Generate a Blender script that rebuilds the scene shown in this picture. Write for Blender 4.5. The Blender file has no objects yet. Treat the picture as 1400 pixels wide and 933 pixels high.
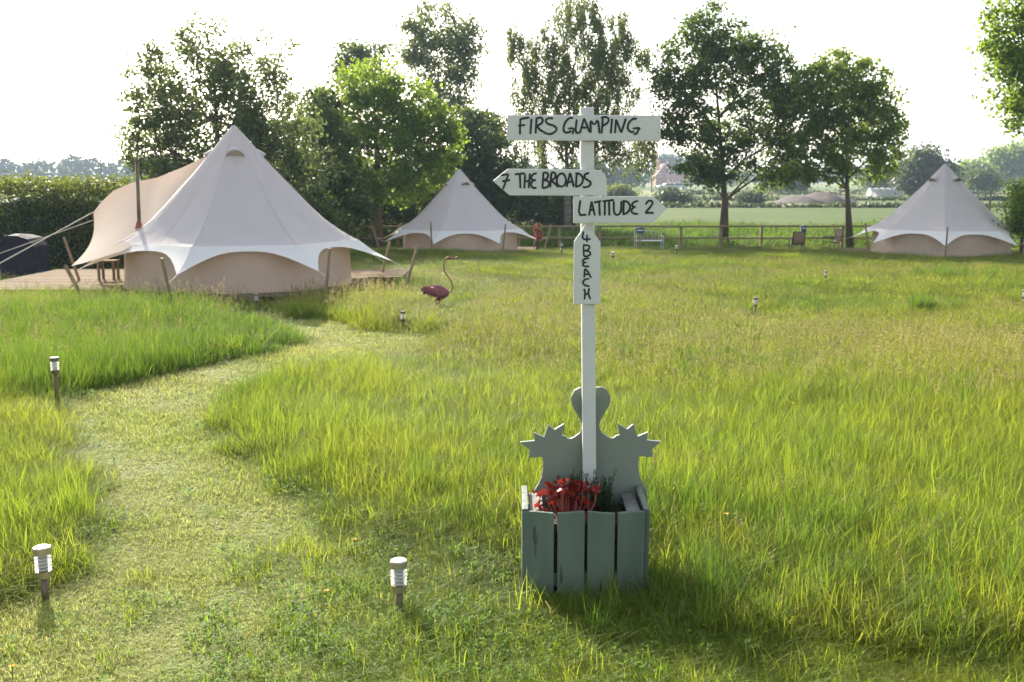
import bpy, math, random
import numpy as np
from mathutils import Vector, Matrix
R = math.radians
scene = bpy.context.scene
col = scene.collection
rng = np.random.default_rng(7)
random.seed(7)

# ------------------------------------------------------------------ camera
CAM_Z, PITCH, FPX = 1.52, R(9.0), 1400.0
cam_d = bpy.data.cameras.new('camera'); cam = bpy.data.objects.new('camera', cam_d); col.objects.link(cam)
cam.location = (0, 0, CAM_Z); cam.rotation_euler = (R(90) - PITCH, 0, 0)
cam_d.sensor_width = 36; cam_d.lens = 36; cam_d.clip_start = 0.05; cam_d.clip_end = 6000
cam_d.dof.use_dof = True; cam_d.dof.focus_distance = 3.9; cam_d.dof.aperture_fstop = 8.0
scene.camera = cam
# ------------------------------------------------------------------ sky, sun, exposure
SUN_AZ, SUN_EL = R(-25), R(28)          # 25 degrees left of straight ahead, behind the tents
world = bpy.data.worlds.new('World'); scene.world = world; world.use_nodes = True
nt = world.node_tree; nt.nodes.clear()
sky = nt.nodes.new('ShaderNodeTexSky'); sky.sky_type = 'NISHITA'; sky.sun_disc = False
sky.sun_elevation = SUN_EL; sky.sun_rotation = SUN_AZ
sky.air_density = 1.0; sky.dust_density = 2.5; sky.ozone_density = 0.0; sky.altitude = 20
bg = nt.nodes.new('ShaderNodeBackground'); bg.inputs[1].default_value = 0.15
wo = nt.nodes.new('ShaderNodeOutputWorld')
hs = nt.nodes.new('ShaderNodeHueSaturation'); hs.inputs['Saturation'].default_value = .5      # milky, hazy sky
nt.links.new(sky.outputs[0], hs.inputs['Color']); nt.links.new(hs.outputs[0], bg.inputs[0]); nt.links.new(bg.outputs[0], wo.inputs[0])
sl = bpy.data.lights.new('sun', 'SUN'); sl.energy = 5.0; sl.angle = R(0.6); sl.color = (1.0, 0.91, 0.77)
so = bpy.data.objects.new('sun', sl); col.objects.link(so)
sdir = Vector((math.sin(SUN_AZ) * math.cos(SUN_EL), math.cos(SUN_AZ) * math.cos(SUN_EL), math.sin(SUN_EL)))
so.rotation_euler = sdir.to_track_quat('Z', 'Y').to_euler(); so.location = (-10, 30, 30)
vs = scene.view_settings
vs.view_transform = 'Standard'; vs.look = 'None'; vs.gamma = 1.0; vs.exposure = 1.3; vs.use_curve_mapping = False
scene.render.engine = 'CYCLES'
cy = scene.cycles
cy.use_denoising = True; cy.max_bounces = 7; cy.diffuse_bounces = 3; cy.transmission_bounces = 6
cy.transparent_max_bounces = 16; cy.volume_bounces = 0; cy.caustics_reflective = False; cy.caustics_refractive = False
cy.sample_clamp_indirect = 8.0

# ------------------------------------------------------------------ helpers
CP, SP = math.cos(PITCH), math.sin(PITCH)
def ray(px, py):
    u = (px - 700) / FPX; v = (466.5 - py) / FPX
    return Vector((u, CP + v * SP, -SP + v * CP))
def P(px, py, d):                       # point on the pixel's ray at distance d along the field (world y)
    r = ray(px, py); k = d / r.y
    return Vector((r.x * k, d, CAM_Z + r.z * k))
def gz(x, y):                           # height of the meadow
    x = np.asarray(x, float); y = np.asarray(y, float)
    yy = np.clip(y, 0, 36)
    z = -0.0214 * (yy - 3.5) - .10 * np.clip((y - 28.5) / 4, 0, 1)
    a = np.clip((y - 4.5) / 5, 0, 1) * np.clip((44 - y) / 8, 0, 1)
    z = z + a * (0.035 * np.sin(x * .9 + 1.3) * np.sin(y * .55 + .4) + .025 * np.sin(x * .43 - y * .8) + .02 * np.sin(x * 1.9 + y * 1.3))
    return z
def gzf(x, y): return float(gz(x, y))
def G(px, py):                          # ground hit of a pixel
    r = ray(px, py); d = 4.0
    for _ in range(60):
        z = gzf(r.x * d / r.y, d); nd = r.y * (z - CAM_Z) / r.z
        d = .5 * d + .5 * min(max(nd, 1.0), 900)
    return Vector((r.x * d / r.y, d, gzf(r.x * d / r.y, d)))
ROOT = {}
def tag(o, label=None, cat=None, group=None, kind=None):
    if label: o['label'] = label
    if cat: o['category'] = cat
    if group: o['group'] = group
    if kind: o['kind'] = kind
    return o
def empty(name, loc, label=None, cat=None, group=None):
    o = bpy.data.objects.new(name, None); col.objects.link(o); o.location = loc; o.empty_display_size = .2
    ROOT[o] = Vector(loc); return tag(o, label, cat, group)
class MB:
    def __init__(s): s.v = []; s.f = []
    def add(s, vs, fs):
        n = len(s.v); s.v += [tuple(p) for p in vs]; s.f += [tuple(i + n for i in f) for f in fs]; return s
    def box(s, c, size, M=None):
        hx, hy, hz = size[0] / 2, size[1] / 2, size[2] / 2; c = Vector(c)
        pts = [Vector((x, y, z)) for x in (-hx, hx) for y in (-hy, hy) for z in (-hz, hz)]
        if M is not None: pts = [M @ p for p in pts]
        return s.add([c + p for p in pts], [(0, 1, 3, 2), (4, 6, 7, 5), (0, 4, 5, 1), (2, 3, 7, 6), (0, 2, 6, 4), (1, 5, 7, 3)])
    def tube(s, path, rad, n=8, caps=True):
        path = [Vector(p) for p in path]; m = len(path)
        if not hasattr(rad, '__len__'): rad = [rad] * m
        vs, fs = [], []; ref = None
        for i, p in enumerate(path):
            t = (path[min(i + 1, m - 1)] - path[max(i - 1, 0)])
            t = t.normalized() if t.length > 1e-9 else Vector((0, 0, 1))
            if ref is None: ref = Vector((1, 0, 0)) if abs(t.x) < .9 else Vector((0, 1, 0))
            a = (ref - t * ref.dot(t)).normalized(); b = t.cross(a); ref = a
            for k in range(n):
                th = 2 * math.pi * k / n; vs.append(p + (a * math.cos(th) + b * math.sin(th)) * rad[i])
        for i in range(m - 1):
            for k in range(n):
                k2 = (k + 1) % n; fs.append((i * n + k, i * n + k2, (i + 1) * n + k2, (i + 1) * n + k))
        if caps: fs += [tuple(reversed(range(n))), tuple(range((m - 1) * n, m * n))]
        return s.add(vs, fs)
    def lathe(s, prof, n=20, c=(0, 0, 0)):
        c = Vector(c); vs, fs = [], []
        for r, z in prof:
            for k in range(n):
                th = 2 * math.pi * k / n; vs.append(c + Vector((r * math.cos(th), r * math.sin(th), z)))
        for i in range(len(prof) - 1):
            for k in range(n):
                k2 = (k + 1) % n; fs.append((i * n + k, i * n + k2, (i + 1) * n + k2, (i + 1) * n + k))
        fs.append(tuple(reversed(range(n)))); fs.append(tuple(range((len(prof) - 1) * n, len(prof) * n)))
        return s.add(vs, fs)
    def prism(s, pts, off):
        pts = [Vector(p) for p in pts]; off = Vector(off); n = len(pts)
        fs = [tuple(range(n)), tuple(reversed(range(n, 2 * n)))]
        fs += [(i, i + n, (i + 1) % n + n, (i + 1) % n) for i in range(n)]
        return s.add(pts + [p + off for p in pts], fs)
    def grid(s, rows):
        m, n = len(rows), len(rows[0]); fs = []
        for i in range(m - 1):
            for j in range(n - 1): fs.append((i * n + j, i * n + j + 1, (i + 1) * n + j + 1, (i + 1) * n + j))
        return s.add([p for r in rows for p in r], fs)
    def build(s, name, mat, parent=None, smooth=False, bevel=0, loc=None, thick=0):
        o0 = ROOT.get(parent, Vector((0, 0, 0))) if parent is not None else (Vector(loc) if loc is not None else Vector((0, 0, 0)))
        me = bpy.data.meshes.new(name)
        me.from_pydata([(p[0] - o0.x, p[1] - o0.y, p[2] - o0.z) for p in s.v], [], s.f); me.update()
        if smooth: me.polygons.foreach_set('use_smooth', [True] * len(me.polygons))
        o = bpy.data.objects.new(name, me); col.objects.link(o); me.materials.append(mat)
        if parent is not None: o.parent = parent; ROOT[o] = o0
        else: o.location = o0; ROOT[o] = o0
        if bevel:
            b = o.modifiers.new('bevel', 'BEVEL'); b.width = bevel; b.segments = 2; b.limit_method = 'ANGLE'
        if thick:
            t = o.modifiers.new('thick', 'SOLIDIFY'); t.thickness = thick; t.offset = 0
        return o
def copy_tree(o, parent=None):
    c = o.copy(); col.objects.link(c)
    if parent is not None: c.parent = parent
    for ch in list(o.children): copy_tree(ch, c)
    return c

# ------------------------------------------------------------------ materials
def newmat(name):
    m = bpy.data.materials.new(name); m.use_nodes = True; t = m.node_tree; t.nodes.clear()
    return m, t, t.nodes.new('ShaderNodeOutputMaterial')
def N(t, typ, **kw):
    n = t.nodes.new(typ)
    for k, v in kw.items():
        if k in ('op',): n.operation = v
        else: setattr(n, k, v)
    return n
def noise_fac(t, scale, detail=4, coord='Object', lo=.35, hi=.65, stretch=None):
    tc = t.nodes.new('ShaderNodeTexCoord'); src = tc.outputs[coord]
    if coord == 'World': pass
    if stretch:
        mp = t.nodes.new('ShaderNodeMapping'); mp.inputs['Scale'].default_value = stretch
        t.links.new(src, mp.inputs[0]); src = mp.outputs[0]
    n = t.nodes.new('ShaderNodeTexNoise'); n.inputs['Scale'].default_value = scale; n.inputs['Detail'].default_value = detail
    t.links.new(src, n.inputs['Vector'])
    mr = t.nodes.new('ShaderNodeMapRange'); mr.inputs['From Min'].default_value = lo; mr.inputs['From Max'].default_value = hi
    t.links.new(n.outputs['Fac'], mr.inputs['Value']); return mr.outputs[0], n.outputs['Fac']
def mixc(t, fac, a, b, blend='MIX'):
    m = t.nodes.new('ShaderNodeMix'); m.data_type = 'RGBA'; m.blend_type = blend
    for s_, v in ((m.inputs[0], fac), (m.inputs[6], a), (m.inputs[7], b)):
        if hasattr(v, 'is_output'): t.links.new(v, s_)
        elif isinstance(v, (int, float)): s_.default_value = v
        else: s_.default_value = (*v, 1) if len(v) == 3 else v
    return m.outputs[2]
def solid(name, c1, c2=None, rough=.7, scale=6, metal=0, bump=0, bscale=40, stretch=None, spec=.4, c3=None, s3=20, lo3=.6, hi3=.7, trans=0, tcol=None):
    m, t, out = newmat(name)
    p = t.nodes.new('ShaderNodeBsdfPrincipled'); p.inputs['Roughness'].default_value = rough; p.inputs['Metallic'].default_value = metal
    p.inputs['Specular IOR Level'].default_value = spec
    c = c1
    if c2 is not None:
        f, _ = noise_fac(t, scale, 6, stretch=stretch, lo=.3, hi=.7); c = mixc(t, f, c1, c2)
    if c3 is not None:
        f, _ = noise_fac(t, s3, 5, lo=lo3, hi=hi3, stretch=stretch); c = mixc(t, f, c, c3)
    if hasattr(c, 'is_output'): t.links.new(c, p.inputs['Base Color'])
    else: p.inputs['Base Color'].default_value = (*c, 1)
    if bump:
        _, f = noise_fac(t, bscale, 6, stretch=stretch); b = t.nodes.new('ShaderNodeBump'); b.inputs['Strength'].default_value = bump
        b.inputs['Distance'].default_value = .01; t.links.new(f, b.inputs['Height']); t.links.new(b.outputs[0], p.inputs['Normal'])
    sh = p.outputs[0]
    if trans:
        tr = t.nodes.new('ShaderNodeBsdfTranslucent')
        if tcol: tr.inputs[0].default_value = (*tcol, 1)
        elif hasattr(c, 'is_output'): t.links.new(c, tr.inputs[0])
        mx = t.nodes.new('ShaderNodeMixShader'); mx.inputs[0].default_value = trans
        t.links.new(sh, mx.inputs[1]); t.links.new(tr.outputs[0], mx.inputs[2]); sh = mx.outputs[0]
    t.links.new(sh, out.inputs[0]); return m
def leafmat(name, dark, light, tcol, trans=.45, patch=1.2, rough=.5):
    """foliage: per-leaf random tint (attribute), reflection plus light coming through the leaf"""
    m, t, out = newmat(name)
    at = t.nodes.new('ShaderNodeAttribute'); at.attribute_name = 'tint'
    c = mixc(t, at.outputs['Fac'], dark, light)
    p = t.nodes.new('ShaderNodeBsdfPrincipled'); p.inputs['Roughness'].default_value = rough; p.inputs['Specular IOR Level'].default_value = .3
    t.links.new(c, p.inputs['Base Color'])
    tr = t.nodes.new('ShaderNodeBsdfTranslucent'); tc2 = mixc(t, at.outputs['Fac'], tuple(.6 * k for k in tcol), tcol); t.links.new(tc2, tr.inputs[0])
    mx = t.nodes.new('ShaderNodeMixShader'); mx.inputs[0].default_value = trans
    t.links.new(p.outputs[0], mx.inputs[1]); t.links.new(tr.outputs[0], mx.inputs[2]); t.links.new(mx.outputs[0], out.inputs[0]); return m
def grassmat(name, green, yellow, dry, tgreen, tyellow, trans=.5, patch=.35):
    """blade colour changes along the blade (attribute), by tuft and by patch of the meadow"""
    m, t, out = newmat(name)
    at = t.nodes.new('ShaderNodeAttribute'); at.attribute_name = 'tint'
    ge = t.nodes.new('ShaderNodeNewGeometry')
    n1 = t.nodes.new('ShaderNodeTexNoise'); n1.inputs['Scale'].default_value = patch; n1.inputs['Detail'].default_value = 3
    t.links.new(ge.outputs['Position'], n1.inputs['Vector'])
    mr = t.nodes.new('ShaderNodeMapRange'); mr.inputs['From Min'].default_value = .38; mr.inputs['From Max'].default_value = .64
    t.links.new(n1.outputs['Fac'], mr.inputs['Value'])
    oi = t.nodes.new('ShaderNodeObjectInfo')
    ad = t.nodes.new('ShaderNodeMath'); ad.operation = 'MULTIPLY_ADD'; ad.inputs[1].default_value = .45; ad.use_clamp = True
    t.links.new(oi.outputs['Random'], ad.inputs[0])
    m2 = t.nodes.new('ShaderNodeMath'); m2.operation = 'MULTIPLY'; m2.inputs[1].default_value = .6
    t.links.new(mr.outputs[0], m2.inputs[0]); t.links.new(m2.outputs[0], ad.inputs[2])
    c = mixc(t, ad.outputs[0], green, yellow); tcx = mixc(t, ad.outputs[0], tgreen, tyellow)
    c = mixc(t, at.outputs['Fac'], c, dry); tcx = mixc(t, at.outputs['Fac'], tcx, dry)
    p = t.nodes.new('ShaderNodeBsdfPrincipled'); p.inputs['Roughness'].default_value = .6; p.inputs['Specular IOR Level'].default_value = .12
    t.links.new(c, p.inputs['Base Color'])
    tr = t.nodes.new('ShaderNodeBsdfTranslucent'); t.links.new(tcx, tr.inputs[0])
    mx = t.nodes.new('ShaderNodeMixShader'); mx.inputs[0].default_value = trans
    t.links.new(p.outputs[0], mx.inputs[1]); t.links.new(tr.outputs[0], mx.inputs[2]); t.links.new(mx.outputs[0], out.inputs[0]); return m
def clear_plastic():
    m, t, out = newmat('lens'); p = t.nodes.new('ShaderNodeBsdfPrincipled'); p.inputs['Base Color'].default_value = (.72, .72, .69, 1); p.inputs['Roughness'].default_value = .12
    tr = t.nodes.new('ShaderNodeBsdfTransparent'); mx = t.nodes.new('ShaderNodeMixShader'); mx.inputs[0].default_value = .55
    t.links.new(tr.outputs[0], mx.inputs[1]); t.links.new(p.outputs[0], mx.inputs[2]); t.links.new(mx.outputs[0], out.inputs[0]); return m
M = {}
M['white_paint'] = solid('white_paint', (.54, .54, .525), (.49, .495, .48), .55, 9, bump=.15, bscale=60, c3=(.42, .42, .37), s3=14, lo3=.66, hi3=.78)
M['ink'] = solid('ink', (.012, .012, .014), rough=.5)
M['sage'] = solid('sage', (.185, .21, .17), (.165, .19, .152), .6, 5, bump=.15, bscale=50)
M['sage_box'] = solid('sage_box', (.115, .155, .115), (.075, .105, .08), .65, 9, bump=.6, bscale=34, stretch=(1, 1, .22), c3=(.045, .045, .04), s3=30, lo3=.63, hi3=.70)
M['flake'] = solid('flake', (.20, .205, .195), (.06, .075, .07), .75, 30, bump=.5, bscale=60, c3=(.2, .17, .13), s3=45, lo3=.52, hi3=.6)
M['soil'] = solid('soil', (.035, .026, .018), (.06, .045, .03), .95, 40, bump=1, bscale=90)
M['canvas'] = solid('canvas', (.60, .56, .555), (.56, .52, .515), .85, 3, bump=.55, bscale=3.2, stretch=(1, 1, .35), spec=.15, trans=.22, tcol=(.62, .48, .36))
M['seam'] = solid('seam', (.55, .515, .505), rough=.85, spec=.1)
M['canvas_trim'] = solid('canvas_trim', (.80, .79, .77), (.76, .75, .73), .85, 3, spec=.15, trans=.25, tcol=(.75, .66, .56))
M['canvas_wall'] = solid('canvas_wall', (.66, .54, .44), (.60, .49, .40), .85, 3, bump=.2, bscale=6, spec=.1, trans=.35, tcol=(.8, .58, .40))
M['tarp'] = solid('tarp', (.56, .51, .45), (.50, .45, .39), .85, 2, bump=.4, bscale=3, spec=.15, trans=.42, tcol=(.76, .54, .34))
M['rope'] = solid('rope', (.55, .5, .42), rough=.9)
M['stake'] = solid('stake', (.22, .15, .09), (.30, .22, .14), .8, 12, bump=.4, bscale=40, stretch=(1, 1, .2))
M['deck'] = solid('deck', (.20, .15, .10), (.155, .118, .08), .9, 5, bump=.3, bscale=30, stretch=(.15, 1, 1), spec=.04)
M['rail'] = solid('rail', (.26, .19, .11), (.20, .15, .09), .85, 6, bump=.3, bscale=30)
M['steel'] = solid('steel', (.50, .43, .30), (.42, .36, .25), .38, 20, metal=.75)
M['brown_steel'] = solid('brown_steel', (.16, .125, .075), (.12, .095, .06), .55, 20, metal=.3)
M['dark_steel'] = solid('dark_steel', (.10, .09, .075), rough=.4, metal=.7)
M['panel'] = solid('panel', (.55, .58, .62), rough=.08, spec=.9)
M['lens'] = clear_plastic()
M['lens_core'] = solid('lens_core', (.36, .35, .32), (.22, .22, .20), rough=.2, scale=60, spec=.6, trans=.4, tcol=(.6, .6, .58))
M['lens_white'] = solid('lens_white', (.78, .77, .72), rough=.3, trans=.4, tcol=(.85, .84, .78))
M['pipe'] = solid('pipe', (.20, .15, .09), (.12, .09, .06), .4, 8, metal=.8)
M['flash'] = solid('flash', (.30, .06, .035), (.24, .05, .03), .7, 12)
M['rust'] = solid('rust', (.30, .09, .10), (.20, .06, .065), .6, 30, metal=.1, bump=.3)
M['rustred'] = solid('rustred', (.30, .075, .05), (.22, .05, .04), .6, 20)
M['cover'] = solid('cover', (.022, .022, .034), (.03, .03, .043), .8, 5, bump=.3, bscale=8, spec=.08)
M['sling'] = solid('sling', (.34, .25, .17), (.30, .22, .15), .8, 30, trans=.3, tcol=(.40, .28, .16))
M['black'] = solid('black', (.02, .02, .02), rough=.5)
M['whitemetal'] = solid('whitemetal', (.42, .43, .42), rough=.4)
M['blue'] = solid('blue', (.035, .05, .13), (.03, .04, .10), .5, 8)
M['bark'] = solid('bark', (.075, .055, .038), (.12, .09, .065), .9, 8, bump=.8, bscale=14, stretch=(1, 1, .25))
M['birchbark'] = solid('birchbark', (.25, .23, .20), (.10, .09, .08), .85, 6, bump=.4, bscale=12, stretch=(.4, .4, 2))
M['brick'] = solid('brick', (.30, .12, .08), (.26, .10, .07), .9, 3)
M['orange_wall'] = solid('orange_wall', (.55, .26, .17), rough=.9)
M['tile'] = solid('tile', (.28, .09, .07), (.22, .08, .06), .9, 2)
M['cream'] = solid('cream', (.7, .68, .62), rough=.8)
M['glass'] = solid('glass', (.06, .07, .08), rough=.1, spec=.8)
M['carpaint'] = solid('carpaint', (.42, .43, .45), rough=.25, spec=.6)
M['carblue'] = solid('carblue', (.35, .40, .46), rough=.25, spec=.6)
M['earth'] = solid('earth', (.085, .068, .062), (.06, .05, .047), .95, 2, bump=1, bscale=3)
M['plastic_sheet'] = solid('plastic_sheet', (.26, .275, .275), rough=.4, trans=.3, tcol=(.6, .6, .6))
M['yellow'] = solid('yellow', (.75, .45, .03), rough=.6, trans=.3, tcol=(.8, .5, .03))
M['oak_leaf'] = leafmat('oak_leaf', (.028, .058, .016), (.065, .115, .026), (.20, .30, .03), .4)
M['maple_leaf'] = leafmat('maple_leaf', (.045, .090, .020), (.095, .16, .032), (.34, .46, .05), .48)
M['lime_leaf'] = leafmat('lime_leaf', (.045, .095, .020), (.10, .175, .032), (.36, .50, .045), .5)
M['poplar_leaf'] = leafmat('poplar_leaf', (.055, .085, .036), (.135, .17, .088), (.28, .36, .085), .42)
M['birch_leaf'] = leafmat('birch_leaf', (.055, .085, .034), (.12, .155, .058), (.27, .34, .065), .42)
M['dark_leaf'] = leafmat('dark_leaf', (.026, .048, .018), (.060, .092, .032), (.16, .22, .04), .38)
M['willow_leaf'] = leafmat('willow_leaf', (.05, .068, .04), (.095, .115, .075), (.16, .20, .07), .35)
M['hedge_leaf'] = leafmat('hedge_leaf', (.045, .075, .022), (.11, .145, .036), (.28, .33, .05), .4)
M['far_leaf'] = leafmat('far_leaf', (.022, .040, .018), (.05, .075, .028), (.12, .17, .04), .3)
M['red_leaf'] = leafmat('red_leaf', (.07, .008, .010), (.22, .016, .016), (.42, .035, .02), .3, rough=.2)
M['redshrub_leaf'] = leafmat('redshrub_leaf', (.12, .015, .015), (.25, .03, .025), (.4, .06, .03), .4)
M['heath_leaf'] = leafmat('heath_leaf', (.03, .05, .022), (.07, .10, .04), (.12, .18, .04), .35)
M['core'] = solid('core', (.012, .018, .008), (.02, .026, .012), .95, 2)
M['grass'] = grassmat('grass', (.085, .145, .013), (.145, .18, .018), (.30, .26, .10), (.245, .385, .020), (.40, .44, .032), .55)
M['lush'] = grassmat('lush', (.045, .095, .014), (.075, .125, .020), (.22, .20, .08), (.10, .22, .015), (.17, .28, .02), .5)
M['lawn'] = grassmat('lawn', (.15, .20, .045), (.26, .275, .085), (.46, .41, .20), (.31, .43, .055), (.50, .52, .13), .48, .8)
M['clover'] = grassmat('clover', (.065, .14, .018), (.11, .18, .024), (.25, .24, .10), (.22, .42, .02), (.34, .50, .03), .5, .9)

# ------------------------------------------------------------------ the setting: meadow, mown path, far fields
MOWN_PX = [(-260, 880), (0, 842), (85, 818), (120, 775), (138, 725), (112, 665), (93, 622), (80, 582), (72, 558), (110, 541),
           (200, 519), (300, 498), (372, 484), (415, 470), (405, 458), (330, 440), (440, 438), (505, 453), (590, 462), (560, 492),
           (500, 498), (420, 515), (345, 535), (298, 556), (276, 580), (292, 606), (336, 645), (376, 680), (425, 722),
           (492, 765), (555, 806), (612, 842), (650, 862), (710, 880), (800, 888), (900, 893), (1010, 900), (1200, 912), (1700, 925)]
poly = np.array([[G(*p).x, G(*p).y] for p in MOWN_PX] + [[6, -3], [-6, -3]])
RX0, RX1, RY0, RY1, RS = -9.0, 9.0, -3.0, 17.0, .05
gx = np.arange(RX0, RX1, RS); gy = np.arange(RY0, RY1, RS)
XX, YY = np.meshgrid(gx, gy)
def inpoly(X, Y, pl):
    res = np.zeros(X.shape, bool); n = len(pl)
    for i in range(n):
        x1, y1 = pl[i]; x2, y2 = pl[(i + 1) % n]
        c = ((y1 > Y) != (y2 > Y)); 
        if y2 != y1: res ^= c & (X < (x2 - x1) * (Y - y1) / (y2 - y1) + x1)
    return res
wob = .05 * np.sin(XX * 7 + 1.3 * np.sin(YY * 5)) + .04 * np.sin(YY * 11 + XX * 3)
soft = inpoly(XX + wob, YY + wob * .8, poly).astype(float)
for _ in range(3):
    for ax in (0, 1):
        soft = (soft + np.roll(soft, 1, ax) + np.roll(soft, -1, ax) + np.roll(soft, 2, ax) + np.roll(soft, -2, ax)) / 5
def mown(x, y):
    i = np.clip(((np.asarray(y) - RY0) / RS).astype(int), 0, len(gy) - 1); j = np.clip(((np.asarray(x) - RX0) / RS).astype(int), 0, len(gx) - 1)
    s = soft[i, j]
    return np.where((np.asarray(y) > RY1 - .1) | (np.abs(x) > RX1 - .1), 0, s)

def ground_material():
    m, t, out = newmat('ground')
    ge = t.nodes.new('ShaderNodeNewGeometry'); sx = t.nodes.new('ShaderNodeSeparateXYZ'); t.links.new(ge.outputs['Position'], sx.inputs[0])
    nz = t.nodes.new('ShaderNodeTexNoise'); nz.inputs['Scale'].default_value = .02; nz.inputs['Detail'].default_value = 4; t.links.new(ge.outputs['Position'], nz.inputs['Vector'])
    ma = t.nodes.new('ShaderNodeMath'); ma.operation = 'MULTIPLY_ADD'; ma.inputs[1].default_value = 14.0
    t.links.new(nz.outputs['Fac'], ma.inputs[0]); t.links.new(sx.outputs['Y'], ma.inputs[2])
    def step(y0, y1):
        r = t.nodes.new('ShaderNodeMapRange'); r.inputs['From Min'].default_value = y0; r.inputs['From Max'].default_value = y1
        t.links.new(ma.outputs[0], r.inputs['Value']); return r.outputs[0]
    n2 = t.nodes.new('ShaderNodeTexNoise'); n2.inputs['Scale'].default_value = 1.5; n2.inputs['Detail'].default_value = 6; t.links.new(ge.outputs['Position'], n2.inputs['Vector'])
    n3 = t.nodes.new('ShaderNodeTexNoise'); n3.inputs['Scale'].default_value = .22; n3.inputs['Detail'].default_value = 8; t.links.new(ge.outputs['Position'], n3.inputs['Vector'])
    near = mixc(t, n2.outputs['Fac'], (.045, .060, .014), (.085, .095, .024))
    crop = mixc(t, n3.outputs['Fac'], (.040, .072, .017), (.085, .115, .026))
    c = mixc(t, step(47, 52), near, crop)
    c = mixc(t, step(88, 91), c, (.11, .125, .045)); c = mixc(t, step(112, 115), c, (.07, .10, .034))
    c = mixc(t, step(150, 156), c, (.17, .18, .07)); c = mixc(t, step(200, 210), c, (.08, .12, .04)); c = mixc(t, step(300, 320), c, (.14, .15, .06))
    p = t.nodes.new('ShaderNodeBsdfPrincipled'); p.inputs['Roughness'].default_value = .95; p.inputs['Specular IOR Level'].default_value = .1
    t.links.new(c, p.inputs['Base Color'])
    b = t.nodes.new('ShaderNodeBump'); b.inputs['Strength'].default_value = .6; b.inputs['Distance'].default_value = .08
    t.links.new(n2.outputs['Fac'], b.inputs['Height']); t.links.new(b.outputs[0], p.inputs['Normal'])
    t.links.new(p.outputs[0], out.inputs[0]); return m
def axis(lo, hi, st, far, g=1.25):
    a = list(np.arange(lo, hi + 1e-6, st)); s = st
    while a[-1] < far: s *= g; a.append(a[-1] + s)
    return a
ax_y = axis(-8, 48, .4, 2600); ax_p = axis(0, 30, .5, 2200); ax_x = [-k for k in reversed(ax_p[1:])] + ax_p
GXX, GYY = np.meshgrid(ax_x, ax_y); GZZ = gz(GXX, GYY)
gb = MB(); gb.grid([[(GXX[i, j], GYY[i, j], GZZ[i, j]) for j in range(len(ax_x))] for i in range(len(ax_y))])
tag(gb.build('ground', ground_material(), smooth=True), kind='structure')
def path_material():
    m, t, out = newmat('mown')
    tc = t.nodes.new('ShaderNodeNewGeometry')
    a = t.nodes.new('ShaderNodeTexNoise'); a.inputs['Scale'].default_value = 1.6; a.inputs['Detail'].default_value = 6; t.links.new(tc.outputs['Position'], a.inputs['Vector'])
    b = t.nodes.new('ShaderNodeTexNoise'); b.inputs['Scale'].default_value = 45; b.inputs['Detail'].default_value = 6; t.links.new(tc.outputs['Position'], b.inputs['Vector'])
    c = mixc(t, a.outputs['Fac'], (.17, .225, .05), (.33, .335, .12)); c = mixc(t, b.outputs['Fac'], (.10, .135, .035), c)
    p = t.nodes.new('ShaderNodeBsdfPrincipled'); p.inputs['Roughness'].default_value = .95; p.inputs['Specular IOR Level'].default_value = .1
    t.links.new(c, p.inputs['Base Color'])
    bp = t.nodes.new('ShaderNodeBump'); bp.inputs['Strength'].default_value = 1; bp.inputs['Distance'].default_value = .02
    t.links.new(b.outputs['Fac'], bp.inputs['Height']); t.links.new(bp.outputs[0], p.inputs['Normal'])
    t.links.new(p.outputs[0], out.inputs[0]); return m
pb = MB(); st = 2; idx = {}
for i in range(0, len(gy) - st, st):
    for j in range(0, len(gx) - st, st):
        if soft[i, j] > .45:
            q = []
            for a, b in ((0, 0), (0, st), (st, st), (st, 0)):
                k = (i + a, j + b)
                if k not in idx:
                    x, y = gx[k[1]], gy[k[0]]; idx[k] = len(pb.v); pb.v.append((x, y, gzf(x, y) + .006))
                q.append(idx[k])
            pb.f.append(tuple(q))
tag(pb.build('path', path_material(), smooth=True), kind='structure')

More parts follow.
